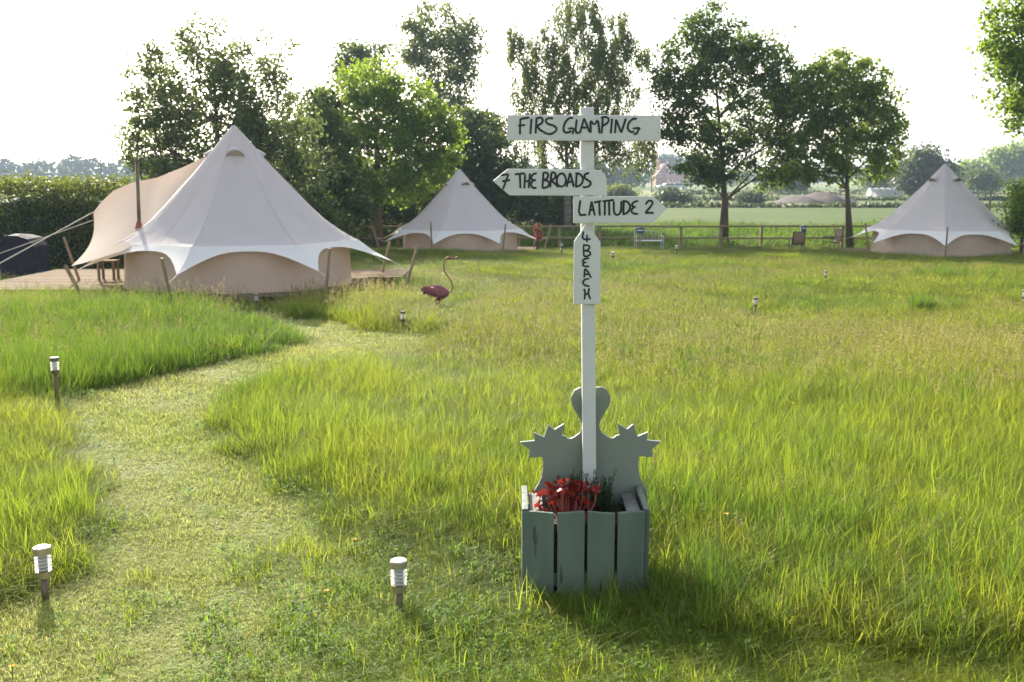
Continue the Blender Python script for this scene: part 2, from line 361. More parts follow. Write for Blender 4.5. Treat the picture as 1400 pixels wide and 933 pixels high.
# ------------------------------------------------------------------ grass (nobody could count it)
def tuft(name, mat, n, rad, h0, h1, w, lean, seeds=0, dry=.12, clover=0, segs=3, flat=0):
    vs, fs, tint = [], [], []
    def blade(bx, by, h, w, az, ln, dr, curl):
        dx, dy = math.cos(az), math.sin(az); sx_, sy_ = -dy, dx; n0 = len(vs)
        for s in range(segs + 1):
            q = s / segs; off = ln * h * (q ** 1.8) * (1 + curl * q); z = h * (q - .25 * ln * q * q)
            ww = w * (1 - q ** 1.6) * .5 + (0 if s == segs else .0003)
            cx, cy_ = bx + dx * off, by + dy * off
            if s == segs: vs.append((cx, cy_, z)); tint.append(min(1, dr + .05))
            else:
                vs.append((cx - sx_ * ww, cy_ - sy_ * ww, z)); vs.append((cx + sx_ * ww, cy_ + sy_ * ww, z)); tint.extend([dr, dr])
        for s in range(segs - 1):
            a = n0 + 2 * s; fs.append((a, a + 1, a + 3, a + 2))
        a = n0 + 2 * (segs - 1); fs.append((a, a + 1, a + 2))
        return Vector((bx + dx * ln * h * (1 + curl), by + dy * ln * h * (1 + curl), h * (1 - .25 * ln)))
    for i in range(n):
        a = random.uniform(0, 2 * math.pi); r_ = rad * math.sqrt(random.random())
        dr = random.uniform(.5, 1) if random.random() < dry else random.uniform(0, .15)
        blade(r_ * math.cos(a), r_ * math.sin(a), random.uniform(h0, h1), w * random.uniform(.6, 1.3), random.uniform(0, 6.283), random.uniform(.05, lean), dr, random.uniform(0, flat))
    for i in range(seeds):
        a = random.uniform(0, 2 * math.pi); r_ = rad * math.sqrt(random.random())
        h = random.uniform(h1 * .95, h1 * 1.45)
        tip = blade(r_ * math.cos(a), r_ * math.sin(a), h, w * .45, random.uniform(0, 6.283), random.uniform(.05, .3), random.uniform(.35, .7), 0)
        for k in range(7):                                      # the seed head: short scales up the stem tip
            q = k / 7; c = tip + Vector((random.gauss(0, .004), random.gauss(0, .004), -.055 * q)); th = random.uniform(0, 6.283)
            d = Vector((math.cos(th), math.sin(th), 1.2)) * .011; s_ = Vector((-math.sin(th), math.cos(th), 0)) * .0032
            m0 = len(vs); vs.extend([tuple(c - s_), tuple(c + s_), tuple(c + d)]); tint.extend([.95, .95, 1]); fs.append((m0, m0 + 1, m0 + 2))
    for i in range(clover):
        a = random.uniform(0, 2 * math.pi); r_ = rad * math.sqrt(random.random()); bx, by = r_ * math.cos(a), r_ * math.sin(a); z = random.uniform(h0 * .4, h1)
        for k in range(3):
            th = a + k * 2.09 + random.uniform(-.2, .2); L = random.uniform(.006, .011); tz = random.uniform(-.008, .012)
            d = Vector((math.cos(th), math.sin(th), 0)); s_ = Vector((-d.y, d.x, 0)) * L * .55; c = Vector((bx, by, z))
            m0 = len(vs); vs.extend([tuple(c), tuple(c + d * L * .6 - s_ + Vector((0, 0, tz))), tuple(c + d * L + Vector((0, 0, tz * .5))), tuple(c + d * L * .6 + s_ + Vector((0, 0, tz)))])
            tint.extend([0, .05, .05, .05]); fs.append((m0, m0 + 1, m0 + 2, m0 + 3))
    me = bpy.data.meshes.new(name); me.from_pydata(vs, [], fs); at = me.attributes.new('tint', 'FLOAT', 'POINT'); at.data.foreach_set('value', tint)
    me.materials.append(mat); me.polygons.foreach_set('use_smooth', [True] * len(fs))
    return bpy.data.objects.new(name, me)
def scatter(name, label, cat, objs, xyz, rz, scl, pick, tilt=None):
    c = bpy.data.collections.new(name + '_sources')
    for o in objs: c.objects.link(o)
    me = bpy.data.meshes.new(name); me.vertices.add(len(xyz)); me.vertices.foreach_set('co', np.asarray(xyz, np.float32).ravel())
    rot = np.zeros((len(xyz), 3), np.float32); rot[:, 2] = rz
    if tilt is not None: rot[:, 0] = tilt[0]; rot[:, 1] = tilt[1]
    for nm, ty, arr, key in (('rot', 'FLOAT_VECTOR', rot, 'vector'), ('scl', 'FLOAT_VECTOR', np.asarray(scl, np.float32), 'vector'), ('pick', 'INT', np.asarray(pick, np.int32), 'value')):
        a = me.attributes.new(nm, ty, 'POINT'); a.data.foreach_set(key, arr.ravel())
    o = bpy.data.objects.new(name, me); col.objects.link(o)
    ng = bpy.data.node_groups.new(name, 'GeometryNodeTree')
    ng.interface.new_socket('Geometry', in_out='INPUT', socket_type='NodeSocketGeometry'); ng.interface.new_socket('Geometry', in_out='OUTPUT', socket_type='NodeSocketGeometry')
    gi = ng.nodes.new('NodeGroupInput'); go = ng.nodes.new('NodeGroupOutput'); ip = ng.nodes.new('GeometryNodeInstanceOnPoints')
    ci = ng.nodes.new('GeometryNodeCollectionInfo'); ci.inputs['Collection'].default_value = c; ci.inputs['Separate Children'].default_value = True; ci.inputs['Reset Children'].default_value = True
    def na(nm, ty):
        n = ng.nodes.new('GeometryNodeInputNamedAttribute'); n.data_type = ty; n.inputs['Name'].default_value = nm; return n.outputs['Attribute']
    ip.inputs['Pick Instance'].default_value = True
    L = ng.links.new
    L(gi.outputs[0], ip.inputs['Points']); L(ci.outputs[0], ip.inputs['Instance']); L(na('pick', 'INT'), ip.inputs['Instance Index'])
    L(na('rot', 'FLOAT_VECTOR'), ip.inputs['Rotation']); L(na('scl', 'FLOAT_VECTOR'), ip.inputs['Scale']); L(ip.outputs[0], go.inputs[0])
    md = o.modifiers.new('scatter', 'NODES'); md.node_group = ng
    tag(o, label, cat, kind='stuff'); return o
def cells(y0, y1, dens, margin=3.0):
    """jittered points over the wedge of meadow in front of the lens, with a margin for a step aside"""
    xs, ys = [], []
    s = 1 / math.sqrt(dens); y = y0
    while y < y1:
        hw = .53 * y + margin; n = int(2 * hw / s); x = -hw + (np.arange(n) + rng.random(n)) * s
        xs.append(x); ys.append(y + rng.random(n) * s); y += s
    return np.concatenate(xs), np.concatenate(ys)
def vn(x, y, f, ph=0):                  # smooth value noise from sines
    return (np.sin(x * f + 1.7 * np.sin(y * f * .7 + ph)) + np.sin(y * f * 1.3 + 1.4 * np.sin(x * f * .9 + ph * 2 + 1)) + np.sin((x + y) * f * .6 + ph)) / 3
TENTS = []                              # filled below: (x, y, radius) kept free of grass
BLOCK = []                              # boxes kept free of grass
TRAMPLE = []                            # (x, y, half width, length, how much) of shorter grass round small things
def free(x, y):
    ok = np.ones(len(x), bool)
    for cx, cy_, r_ in TENTS: ok &= (x - cx) ** 2 + (y - cy_) ** 2 > r_ * r_
    for x0, x1, y0, y1 in BLOCK: ok &= ~((x > x0) & (x < x1) & (y > y0) & (y < y1))
    return ok
def clumpy(x, y): return (x, y)
def grow_grass():
    tall = [tuft('tuft_a%02d' % i, M['grass'], 100, .10, .08, .27, .0025, .9, 0, .05, flat=.45) for i in range(4)]
    seed = [tuft('tuft_b%02d' % i, M['grass'], 78, .10, .08, .25, .0025, .85, 6, .09, flat=.45) for i in range(4)]
    lush = [tuft('tuft_d%02d' % i, M['lush'], 76, .10, .12, .30, .0034, .6, 1, .03) for i in range(4)]
    X, Y, H, W, K = [], [], [], [], []
    for y0, y1, dens, ws in ((2.0, 5.5, 150, 1.0), (5.5, 9, 105, 1.15), (9, 15, 66, 1.45), (15, 24, 34, 2.0), (24, 37, 18, 2.7)):
        x, y = cells(y0, y1, dens)
        s = mown(x, y); ok = (s < .42) & free(x, y)
        # short, trodden patch round the foot of the planter
        x, y, s = x[ok], y[ok], s[ok]
        h = .82 - s * .9 + .20 * vn(x, y, .9) + .16 * vn(x, y, 2.6, 1) + rng.normal(0, .15, len(x))
        h *= np.where((x < -.2 * y + .6) & (y > 7.0) & (y < 11.2), 1.15, np.where((x < -.075 * y) & (y > 11) & (y < 14.6), 1.25, np.interp(y, [5, 9, 13, 20, 26, 29, 31], [1, .84, .66, .60, .45, .3, .16])))
        near = np.clip((5.2 - y) / 1.6, 0, 1)
        trod = np.exp(-(((x - .0) / .75) ** 2 + ((y - 3.55) / .75) ** 2)); h *= 1 - .78 * trod
        trod2 = np.exp(-(((x + .55) / .5) ** 2 + ((y - 3.9) / .5) ** 2)); h *= 1 - .6 * trod2
        for ax_, ay_, rw, rl, fc in TRAMPLE:
            h *= 1 - fc * np.exp(-((x - ax_) / rw) ** 4) * np.exp(-((y - ay_ + rl * .45) / rl) ** 4)
        h = np.clip(h, .14, 1.5)
        X.append(x); Y.append(y); H.append(h); W.append(np.full(len(x), ws) * rng.uniform(.85, 1.2, len(x)))
        sd = (vn(x, y, .55, 3) + rng.normal(0, .5, len(x)) > np.interp(y, [4, 7, 9], [.95, .45, .1])) & (h > .5)
        bank = np.clip((-.14 * y - .2 - x) / .8, 0, 1) * np.clip((y - 6.6) / .8, 0, 1) * np.clip((13.5 - y) / 2, 0, 1)
        lu = (rng.random(len(x)) < .85 * bank + .35 * np.clip(vn(x, y, .7, 5) * 2 - .7, 0, 1))
        K.append(np.where(lu, 8 + rng.integers(0, 4, len(x)), np.where(sd, 4 + rng.integers(0, 4, len(x)), rng.integers(0, 4, len(x)))))
    X, Y, H, W, K = map(np.concatenate, (X, Y, H, W, K))
    scl = np.stack([W, W, H * np.where(Y > 15, 1.0, 1.0)], 1)
    scatter('tall_grass', 'long sunlit meadow grass with seed heads around the tents', 'grass', tall + seed + lush, np.stack([X, Y, gz(X, Y)], 1), rng.uniform(0, 6.28, len(X)), scl, K, (rng.normal(0, .09, len(X)), rng.normal(.03, .09, len(X))))
    # weeds along and beyond the fence
    x, y = cells(34.2, 47, 7, 4); ok = free(x, y); x, y = x[ok], y[ok]
    h = 1.35 + .5 * vn(x, y, .8, 2) + rng.normal(0, .2, len(x)); h = np.clip(h, .5, 2.6) * np.where(y < 35.2, .7, 1)
    scatter('weeds', 'rank dark weeds growing behind the rail fence', 'weeds', [tuft('tuft_w%02d' % i, M['lush'], 30, .11, .16, .32, .010, .8, 0, .03) for i in range(4)],
            np.stack([x, y, gz(x, y)], 1), rng.uniform(0, 6.28, len(x)), np.stack([h * 2.4, h * 2.4, h * 1.15], 1), rng.integers(0, 4, len(x)))
    # mown lawn
    lawn = [tuft('tuft_l%02d' % i, M['lawn'], 46, .055, .006, .023, .0025, 1.6, 0, .22, segs=2, flat=1.0) for i in range(5)]
    X, Y, S = [], [], []
    for y0, y1, dens, sc in ((1.9, 4.2, 420, 1.0), (4.2, 7, 260, 1.25), (7, 13, 110, 1.8)):
        x, y = cells(y0, y1, dens, 2.0); s = mown(x, y); ok = (s > .25) & free(x, y); x, y = x[ok], y[ok]
        X.append(x); Y.append(y); S.append(np.full(len(x), sc) * rng.uniform(.75, 1.3, len(x)))
    X, Y, S = map(np.concatenate, (X, Y, S)); hz = np.clip(1 + .5 * vn(X, Y, 3.1) + .4 * vn(X, Y, 8, 2), .35, 2)
    scatter('mown_grass', 'short mown grass of the path with dry clippings', 'grass', lawn, np.stack([X, Y, gz(X, Y) + .006], 1), rng.uniform(0, 6.28, len(X)), np.stack([S, S, S * hz], 1), rng.integers(0, 5, len(X)))
    # half-length grass in the strip before the planter and along the meadow's foot
    x, y = cells(1.9, 5.2, 120, 2.0); s = mown(x, y)
    want = np.clip(1 - np.abs(s - .45) / .3, 0, 1) * .25 + .9 * np.clip((x + .55) / .5, 0, 1) * (y < 3.6) + .6 * np.exp(-(((x + .45) / .45) ** 2 + ((y - 3.7) / .6) ** 2))
    ok = (rng.random(len(x)) < want) & free(x, y) & (s > .3); x, y = x[ok], y[ok]; q = rng.uniform(.22, .5, len(x)) * (1 + .3 * vn(x, y, 4)); w = rng.uniform(.6, .95, len(x))
    scatter('half_grass', 'half-length green grass before the planter', 'grass', [tuft('tuft_m%02d' % i, M['grass'], 60, .10, .08, .27, .0032, 1.0, 0, .06, flat=.5) for i in range(4)],
            np.stack([x, y, gz(x, y) + .004], 1), rng.uniform(0, 6.28, len(x)), np.stack([w, w, q], 1), rng.integers(0, 4, len(x)))
    # leafy clover patches between lawn and meadow
    cl = [tuft('tuft_c%02d' % i, M['clover'], 12, .07, .015, .055, .0030, 1.0, 0, .06, 24) for i in range(4)]
    x, y = cells(1.9, 7.5, 190, 2.0); s = mown(x, y)
    edge = np.exp(-((s - .5) / .33) ** 2)
    want = .12 * edge + .75 * np.exp(-(((x + .15) / .8) ** 2 + ((y - 3.3) / .6) ** 2)) + .35 * np.clip((3.2 - y) / .8, 0, 1) * (vn(x, y, 1.8, 4) > -.1) + .10 * (vn(x, y, 2.2, 4) > .5) * (y < 5)
    ok = (rng.random(len(x)) < want) & free(x, y); x, y = x[ok], y[ok]; q = rng.uniform(.7, 1.25, len(x))
    scatter('clover', 'low leafy clover and weeds in the short grass', 'clover', cl, np.stack([x, y, gz(x, y) + .006], 1), rng.uniform(0, 6.28, len(x)), np.stack([q, q, q], 1), rng.integers(0, 4, len(x)))
    x = rng.uniform(xl - .05, xr + .25, 34); y = rng.uniform(3.36, 3.52, 34); q = rng.uniform(.5, 1.1, 34)
    scatter('stray_blades', 'stray grass blades standing against the front of the planter', 'grass', [tuft('tuft_s%02d' % i, M['grass'], 4, .05, .10, .24, .004, .9, 0, .1) for i in range(4)],
            np.stack([x, y, gz(x, y)], 1), rng.uniform(0, 6.28, 34), np.stack([q, q, q], 1), rng.integers(0, 4, 34))
    # rank dark green clumps standing out of the meadow
    pts = []
    for px, py, r_, n in ((1275, 428, .22, 26), (1305, 382, .4, 30), (500, 402, .5, 40), (160, 412, .7, 60), (1395, 470, .3, 20), (985, 850, .28, 14), (1180, 770, .4, 10), (1330, 560, .4, 16), (1090, 640, .4, 8)):
        g = G(px, py)
        for _ in range(n): pts.append((g.x + random.gauss(0, r_), g.y + random.gauss(0, r_ * .7)))
    x = np.array([p[0] for p in pts]); y = np.array([p[1] for p in pts]); ok = free(x, y) & (mown(x, y) < .4); x, y = x[ok], y[ok]; q = rng.uniform(.6, 1.25, len(x)) * np.where(y < 6, .75, .95)
    scatter('rank_grass', 'coarse dark green grass clumps standing in the meadow', 'grass', [tuft('tuft_r%02d' % i, M['lush'], 40, .07, .16, .33, .006, .8, 0, .02) for i in range(3)],
            np.stack([x, y, gz(x, y)], 1), rng.uniform(0, 6.28, len(x)), np.stack([q, q, q], 1), rng.integers(0, 3, len(x)))

# ------------------------------------------------------------------ signpost
DS = 3.775                               # plane of the sign faces
def crop(ox, oy, k, d): return lambda u, v: P(ox + u / k, oy + v / k, d)
def strokes(lines, f, width, name, parent, off=-.0015):
    """brush lettering: each stroke a flat ribbon with round ends lying on the board"""
    mb = MB(); r0 = width / 2; lift = 0.0
    for ln in lines:
        lift += .00003
        pts = [f(*p) for p in ln]
        if len(pts) > 2:                 # round the corners once
            q = [pts[0]]
            for a, b in zip(pts[:-1], pts[1:]): q += [a.lerp(b, .25), a.lerp(b, .75)]
            pts = q + [pts[-1]]
        fine = [pts[0]]
        for a, b in zip(pts[:-1], pts[1:]):
            n = max(1, int((b - a).length / .004)); fine += [a.lerp(b, (i + 1) / n) for i in range(n)]
        L, Rr = [], []; m = len(fine)
        for i, p in enumerate(fine):
            t = fine[min(i + 1, m - 1)] - fine[max(i - 1, 0)]; t.y = 0; t.normalize(); nrm = Vector((-t.z, 0, t.x))
            e = min(i, m - 1 - i) * .004; rr = r0 * (min(1, .62 + e / r0 * .38)) * random.uniform(.9, 1.1)
            L.append(p + nrm * rr + Vector((0, off - lift, 0))); Rr.append(p - nrm * rr + Vector((0, off - lift, 0)))
        mb.grid([L, Rr])
    return mb.build(name, M['ink'], parent)
sp_base = Vector((P(805, 640, 3.80).x, 3.80, .02))
sign = empty('signpost', sp_base, 'white painted wooden signpost with four hand lettered direction boards', 'signpost')
mb = MB(); a = P(793.5, 147, 3.782); b = P(812, 147, 3.782); c = P(815.5, 690, 3.782); d = P(797.5, 690, 3.782)
mb.prism([a, b, c, d], (0, .045, 0)); mb.build('post', M['white_paint'], sign, bevel=.003)
f1 = crop(680, 140, 5.8333, DS); f2 = crop(670, 220, 5.6, DS); f3 = crop(670, 220, 5.6, DS - .014); f4 = crop(770, 300, 7.457, DS)
b1 = MB().prism([f1(80, 102), f1(1302, 105), f1(1298, 312), f1(74, 305)], (0, -.012, 0)).build('sign_board', M['white_paint'], sign, bevel=.0025)
b2 = MB().prism([f2(20, 155), f2(135, 62), f2(785, 67), f2(835, 72), f2(868, 92), f2(886, 130), f2(890, 180), f2(890, 268), f2(150, 266)], (0, -.012, 0)).build('sign_board', M['white_paint'], sign, bevel=.0025)
b3 = MB().prism([f3(635, 272), f3(1245, 272), f3(1350, 365), f3(1240, 478), f3(637, 478)], (0, -.012, 0)).build('sign_board', M['white_paint'], sign, bevel=.0025)
b4 = MB().prism([f4(104, 865), f4(108, 225), f4(175, 130), f4(225, 48), f4(312, 140), f4(378, 232), f4(376, 865)], (0, -.011, 0)).build('sign_board', M['white_paint'], sign, bevel=.0025)
for o, w in ((b1, 'board lettered FIRS GLAMPING'), (b2, 'arrow board lettered 7 THE BROADS'), (b3, 'arrow board lettered LATITUDE 2'), (b4, 'upright board lettered 4 BEACH')): o['label'] = w
S1 = [[(183, 140), (180, 258)], [(175, 140), (205, 131), (256, 124)], [(165, 190), (222, 183)], [(272, 132), (262, 256)],
      [(312, 125), (304, 252)], [(305, 136), (340, 120), (364, 138), (356, 168), (315, 192), (340, 225), (384, 246)],
      [(444, 132), (405, 126), (380, 150), (402, 176), (452, 188), (476, 216), (455, 242), (420, 258), (372, 246)],
      [(604, 128), (572, 126), (540, 158), (524, 210), (532, 242), (566, 244), (590, 228)], [(562, 212), (606, 207), (604, 232), (597, 258)],
      [(632, 138), (618, 248), (662, 243)], [(656, 248), (690, 130)], [(690, 130), (714, 190), (736, 243)], [(676, 204), (714, 204)],
      [(744, 246), (738, 140), (770, 188), (800, 134), (812, 250)], [(838, 130), (829, 252)], [(822, 128), (862, 116), (888, 136), (878, 166), (838, 192)],
      [(912, 132), (902, 252)], [(944, 138), (935, 250)], [(944, 140), (985, 245)], [(985, 245), (1022, 130)],
      [(1110, 132), (1075, 134), (1042, 168), (1034, 215), (1060, 240), (1090, 236)], [(1075, 212), (1137, 204), (1118, 225), (1110, 254), (1082, 254)]]
S2 = [[(84, 112), (142, 102)], [(142, 102), (120, 160), (98, 220)], [(92, 158), (155, 148)], [(188, 105), (268, 96)], [(228, 102), (232, 212)], [(268, 102), (262, 212)],
      [(305, 96), (296, 210)], [(264, 160), (300, 152)], [(358, 95), (326, 104), (312, 130), (326, 150), (352, 148)], [(330, 149), (310, 176), (322, 208), (357, 208)],
      [(408, 92), (400, 210)], [(400, 95), (432, 88), (446, 110), (436, 138), (410, 148)], [(410, 148), (444, 154), (454, 180), (436, 204), (400, 210)],
      [(468, 95), (460, 205)], [(463, 96), (492, 88), (504, 110), (494, 136), (468, 150), (500, 180), (522, 203)],
      [(548, 94), (518, 112), (506, 155), (518, 188), (545, 200), (572, 186), (582, 145), (568, 106), (545, 94)],
      [(584, 202), (612, 92)], [(612, 92), (640, 202)], [(596, 165), (630, 160)], [(662, 95), (655, 200)], [(650, 95), (692, 102), (712, 140), (698, 184), (652, 202)],
      [(757, 94), (724, 102), (718, 130), (746, 148), (772, 166), (762, 192), (730, 204), (706, 200)]]
S3 = [[(690, 300), (674, 416), (737, 412)], [(755, 420), (776, 310)], [(776, 310), (800, 420)], [(760, 378), (796, 372)], [(792, 319), (850, 308)], [(833, 315), (838, 420)],
      [(876, 310), (876, 420)], [(858, 310), (946, 300)], [(908, 306), (911, 420)], [(945, 308), (944, 390), (960, 414), (986, 412), (1001, 380), (1003, 308)],
      [(1022, 308), (1016, 412)], [(1010, 308), (1048, 310), (1072, 345), (1058, 392), (1014, 413)],
      [(1131, 308), (1098, 314), (1080, 338), (1094, 353), (1112, 352)], [(1100, 352), (1076, 376), (1088, 404), (1131, 406)],
      [(1188, 336), (1204, 308), (1232, 304), (1244, 322), (1225, 352), (1184, 398)], [(1184, 398), (1250, 398)]]
S4 = [[(205, 120), (190, 205), (280, 200)], [(240, 155), (240, 232)], [(205, 262), (208, 374)], [(198, 262), (252, 262), (272, 286), (246, 314), (212, 318)],
      [(212, 318), (264, 324), (280, 350), (255, 374), (208, 376)], [(264, 395), (222, 398), (192, 420), (200, 437), (236, 437)], [(212, 440), (194, 460), (212, 478), (264, 480)],
      [(212, 592), (218, 500)], [(218, 500), (250, 530), (282, 596)], [(214, 556), (256, 560)], [(263, 605), (222, 606), (196, 640), (212, 670), (268, 681)],
      [(210, 703), (224, 752), (212, 816)], [(263, 698), (252, 752), (276, 814)], [(220, 762), (256, 754)]]
for f, S, bd, dd, w in ((f1, S1, b1, .012, .0078), (f2, S2, b2, .012, .0078), (f3, S3, b3, .012, .0078), (f4, S4, b4, .011, .0070)):
    strokes(S, f, w, 'lettering', bd, -dd - .0012)

# ------------------------------------------------------------------ planter
fy, by_ = 3.55, 3.85; zt = .334
xl, xr = P(714, 760, fy).x, P(888, 760, fy).x; g0 = gzf(0, 3.6)
pl = empty('planter', ((xl + xr) / 2, fy, g0), 'sage green slatted wooden planter with a cut-out shaped back board', 'planter')
BLOCK.append((xl - .02, xr + .02, fy - .03, by_ + .03))
edges = [(716, 757), (762, 799), (803, 840), (844, 881)]
for i, (e0, e1) in enumerate(edges):
    x0, x1 = P(e0, 760, fy).x, P(e1, 760, fy).x; top = []
    for k in range(7):                   # gently wavy top edge
        x = x0 + (x1 - x0) * k / 6; u = (x - xl) / (xr - xl); top.append(Vector((x, fy, zt + .0035 * math.sin(u * 15 + .6) - .003)))
    MB().prism([Vector((x0, fy, g0 - .02))] + top + [Vector((x1, fy, g0 - .02))], (0, .016, 0)).build('slat', M['sage_box'], pl, bevel=.002)
for sx_, x in ((-1, xl), (1, xr)):
    for k in range(3):
        y0 = fy + .018 + k * .094; MB().box((x - sx_ * .008, y0 + .045, (zt + g0) / 2), (.016, .090, zt - g0 + .01 + .004 * k)).build('side_board', M['sage_box'], pl, bevel=.002)
    MB().box((x - sx_ * .012, (fy + by_) / 2 + .003, zt + .004), (.020, by_ - fy - .012, .008)).build('rim', M['sage_box'], pl, bevel=.002)
    MB().box((x - sx_ * .052, (fy + by_) / 2 + .003, zt - .022), (.052, by_ - fy - .05, .012)).build('inner_rim', M['flake'], pl, bevel=.002)
    MB().box((x - sx_ * .034, fy + .028, (zt + g0) / 2 - .02), (.03, .022, zt - g0 - .06)).build('corner_block', M['sage_box'], pl)
MB().box(((xl + xr) / 2, fy + .024, .07), (xr - xl - .1, .014, .05)).build('cleat', M['sage_box'], pl)
MB().box(((xl + xr) / 2, fy + .17, .12), (xr - xl - .044, .24, .30)).build('soil', M['soil'], pl)
fb = crop(680, 500, 2.592, by_)
half = [(331, 83), (345, 79), (368, 76), (388, 86), (401, 110), (399, 138), (384, 164), (368, 190), (361, 214), (370, 238), (388, 251), (402, 258), (413, 257), (421, 249), (433, 247),
        (426, 205), (460, 226), (482, 208), (497, 252), (535, 236), (530, 265), (582, 270), (548, 297), (552, 325), (502, 322), (500, 360), (505, 392), (515, 416), (530, 440), (532, 470), (532, 560)]
out = half + [(662 - u, v + 2) for u, v in reversed(half[1:])]
MB().prism([fb(*p) for p in out], (0, .016, 0)).build('back_board', M['sage'], pl, bevel=.0025)

# leaves in bulk --------------------------------------------------------------
def leaves(name, mat, C, size, parent=None, up=.35, droop=None, aspect=.62, loc=None, outward=None):
    """N folded leaf quads round the points C (N x 3)"""
    n = len(C); C = np.asarray(C, float)
    d = rng.normal(size=(n, 3)); d[:, 2] -= up
    if droop is not None: d = d * .35 + np.array([0, 0, -1.0]) * droop
    d /= np.linalg.norm(d, axis=1)[:, None]
    s = np.cross(d, rng.normal(size=(n, 3))); s /= np.linalg.norm(s, axis=1)[:, None] + 1e-9
    nn = np.cross(d, s); L = (size * rng.uniform(.6, 1.25, n))[:, None]
    v = np.empty((n, 4, 3)); v[:, 0] = C - d * L * .5; v[:, 1] = C - s * L * aspect * .5 + nn * L * .1; v[:, 2] = C + d * L * .5; v[:, 3] = C + s * L * aspect * .5 + nn * L * .1
    o0 = ROOT.get(parent, Vector((0, 0, 0))) if parent is not None else Vector(loc or (0, 0, 0))
    v -= np.array(o0)
    me = bpy.data.meshes.new(name); me.vertices.add(n * 4); me.vertices.foreach_set('co', v.astype(np.float32).ravel())
    me.loops.add(n * 4); me.polygons.add(n); me.loops.foreach_set('vertex_index', np.arange(n * 4, dtype=np.int32)); me.polygons.foreach_set('loop_start', np.arange(0, n * 4, 4, dtype=np.int32))
    me.update(calc_edges=True); me.validate()
    at = me.attributes.new('tint', 'FLOAT', 'POINT'); at.data.foreach_set('value', np.repeat(rng.random(n), 4).astype(np.float32))
    me.materials.append(mat); o = bpy.data.objects.new(name, me); col.objects.link(o)
    if parent is not None: o.parent = parent; ROOT[o] = o0
    else: o.location = o0
    return o
# red-leaved plant and green tufts in the planter
rp = empty('red_plant', P(775, 697, fy + .12), 'red glossy leaved plant growing in the green planter', 'plant')
C = []; st_ = MB(); base = P(775, 697, fy + .12)
for i in range(54):
    px = random.gauss(777, 19); px = min(max(px, 738), 815); py = random.uniform(655, 695) + abs(px - 775) * .25; d_ = fy + random.uniform(.05, .19)
    if py > 698: py = 698
    h = P(px, py, d_); st_.tube([Vector((base.x * .4 + h.x * .6, d_, zt - .06)), h.lerp(Vector((h.x, d_, zt - .06)), .4), h], [.0022, .002, .0012], 4)
    for k in range(6): C.append((h.x + random.gauss(0, .010), h.y + random.gauss(0, .010), h.z + random.gauss(0, .007)))
st_.build('stems', M['rustred'], rp); leaves('foliage', M['red_leaf'], C, .026, rp, up=0, aspect=.75)
for (px, py, n, w, lab) in ((795, 662, 46, 17, 'spiky green plant behind the red leaves in the planter'), (824, 672, 40, 11, 'bushy green plant beside the signpost foot in the planter')):
    hp = empty('green_plant', P(px, 697, fy + .2), lab, 'plant'); C = []; st_ = MB()
    for i in range(n):
        qx = random.gauss(px, w); qy = random.uniform(py - 22, 690); d_ = fy + random.uniform(.16, .245); h = P(qx, qy, d_); b0 = Vector((h.x * .7 + hp.location.x * .3, d_, zt - .06))
        st_.tube([b0, h], [.0016, .001], 4)
        for k in range(22): q = random.uniform(.3, 1.02); p = b0.lerp(h, q); C.append((p.x + random.gauss(0, .004), p.y + random.gauss(0, .004), p.z))
    st_.build('stems', M['heath_leaf'], hp); leaves('foliage', M['heath_leaf'], C, .017, hp, up=-.8, aspect=.22)

# ------------------------------------------------------------------ solar lights along the path
def solar(h, far=False):
    z = h - .125; r_ = .0292
    o = empty('solar_light', (0, 0, 0))
    MB().lathe([(r_, z + .100), (r_ + .001, z + .102), (r_ + .001, z + .122), (r_ - .001, z + .125)], 28).build('cap', M['brown_steel' if far else 'steel'], o, smooth=False)
    MB().lathe([(r_ - .003, h), (r_ - .003, h + .0015)], 28).build('solar_panel', M['panel'], o)
    MB().lathe([(r_ - .013, z + .036), (r_ - .013, z + .100)], 24).build('lens', M['lens_white' if far else 'lens_core'], o, smooth=True)
    for k in range(5):
        zz = z + .040 + k * .0135; MB().lathe([(r_ - .0125, zz), (r_ - .0005, zz + .002), (r_ - .0005, zz + .0055), (r_ - .0125, zz + .0075)], 24).build('rib', M['lens'], o)
    MB().lathe([(.012, z + .006), (.024, z + .010), (r_ - .004, z + .018), (r_ - .002, z + .036)], 24).build('collar', M['brown_steel' if far else 'steel'], o, smooth=False)
    MB().lathe([(.0135, -.03), (.0135, z + .008)], 16).build('stake', M['brown_steel'], o, smooth=True)
    return o
LAMPS = [(545, 769, 3.42, 'solar light at the inner edge of the path beside the planter'), (57, 748, 3.55, 'solar light in long grass at the outer edge of the mown path'),
         (74, 489, 7.1, 'solar light at the bend of the path against tall shaded grass'), (551, 430, 11.5, 'solar light in the meadow in front of the metal flamingo'),
         (350, 402, 12.9, 'solar light in front of the large awning tent'), (1033, 407, 13.1, 'solar light on its own in the open meadow'),
         (1129, 375, 18.2, 'solar light in the meadow towards the sling chairs'), (1401, 397, 14.0, 'solar light beside the rank grass below the tent by the sling chairs'),
         (768, 332, 27.5, 'small white solar light by the fence near the deck with the red shrub'), (838, 345, 24.5, 'small white solar light in the short grass before the white bench'),
         (925, 336, 28.0, 'small white solar light by a fence post beside the white bench')]
for px, py, d_, lab in LAMPS:
    t_ = P(px, py, d_); z0 = gzf(t_.x, d_); h = min(max(t_.z - z0, .2), .46); o = solar(h, d_ > 6); o.location = (t_.x, d_, z0); tag(o, lab, 'solar light', 'solar lights round the path')
    TRAMPLE.append((t_.x, d_, .26, .8 if d_ > 8 else .35, .72 if d_ > 8 else .4))
    if d_ > 24: o.scale = (1.6, 1.6, 1)

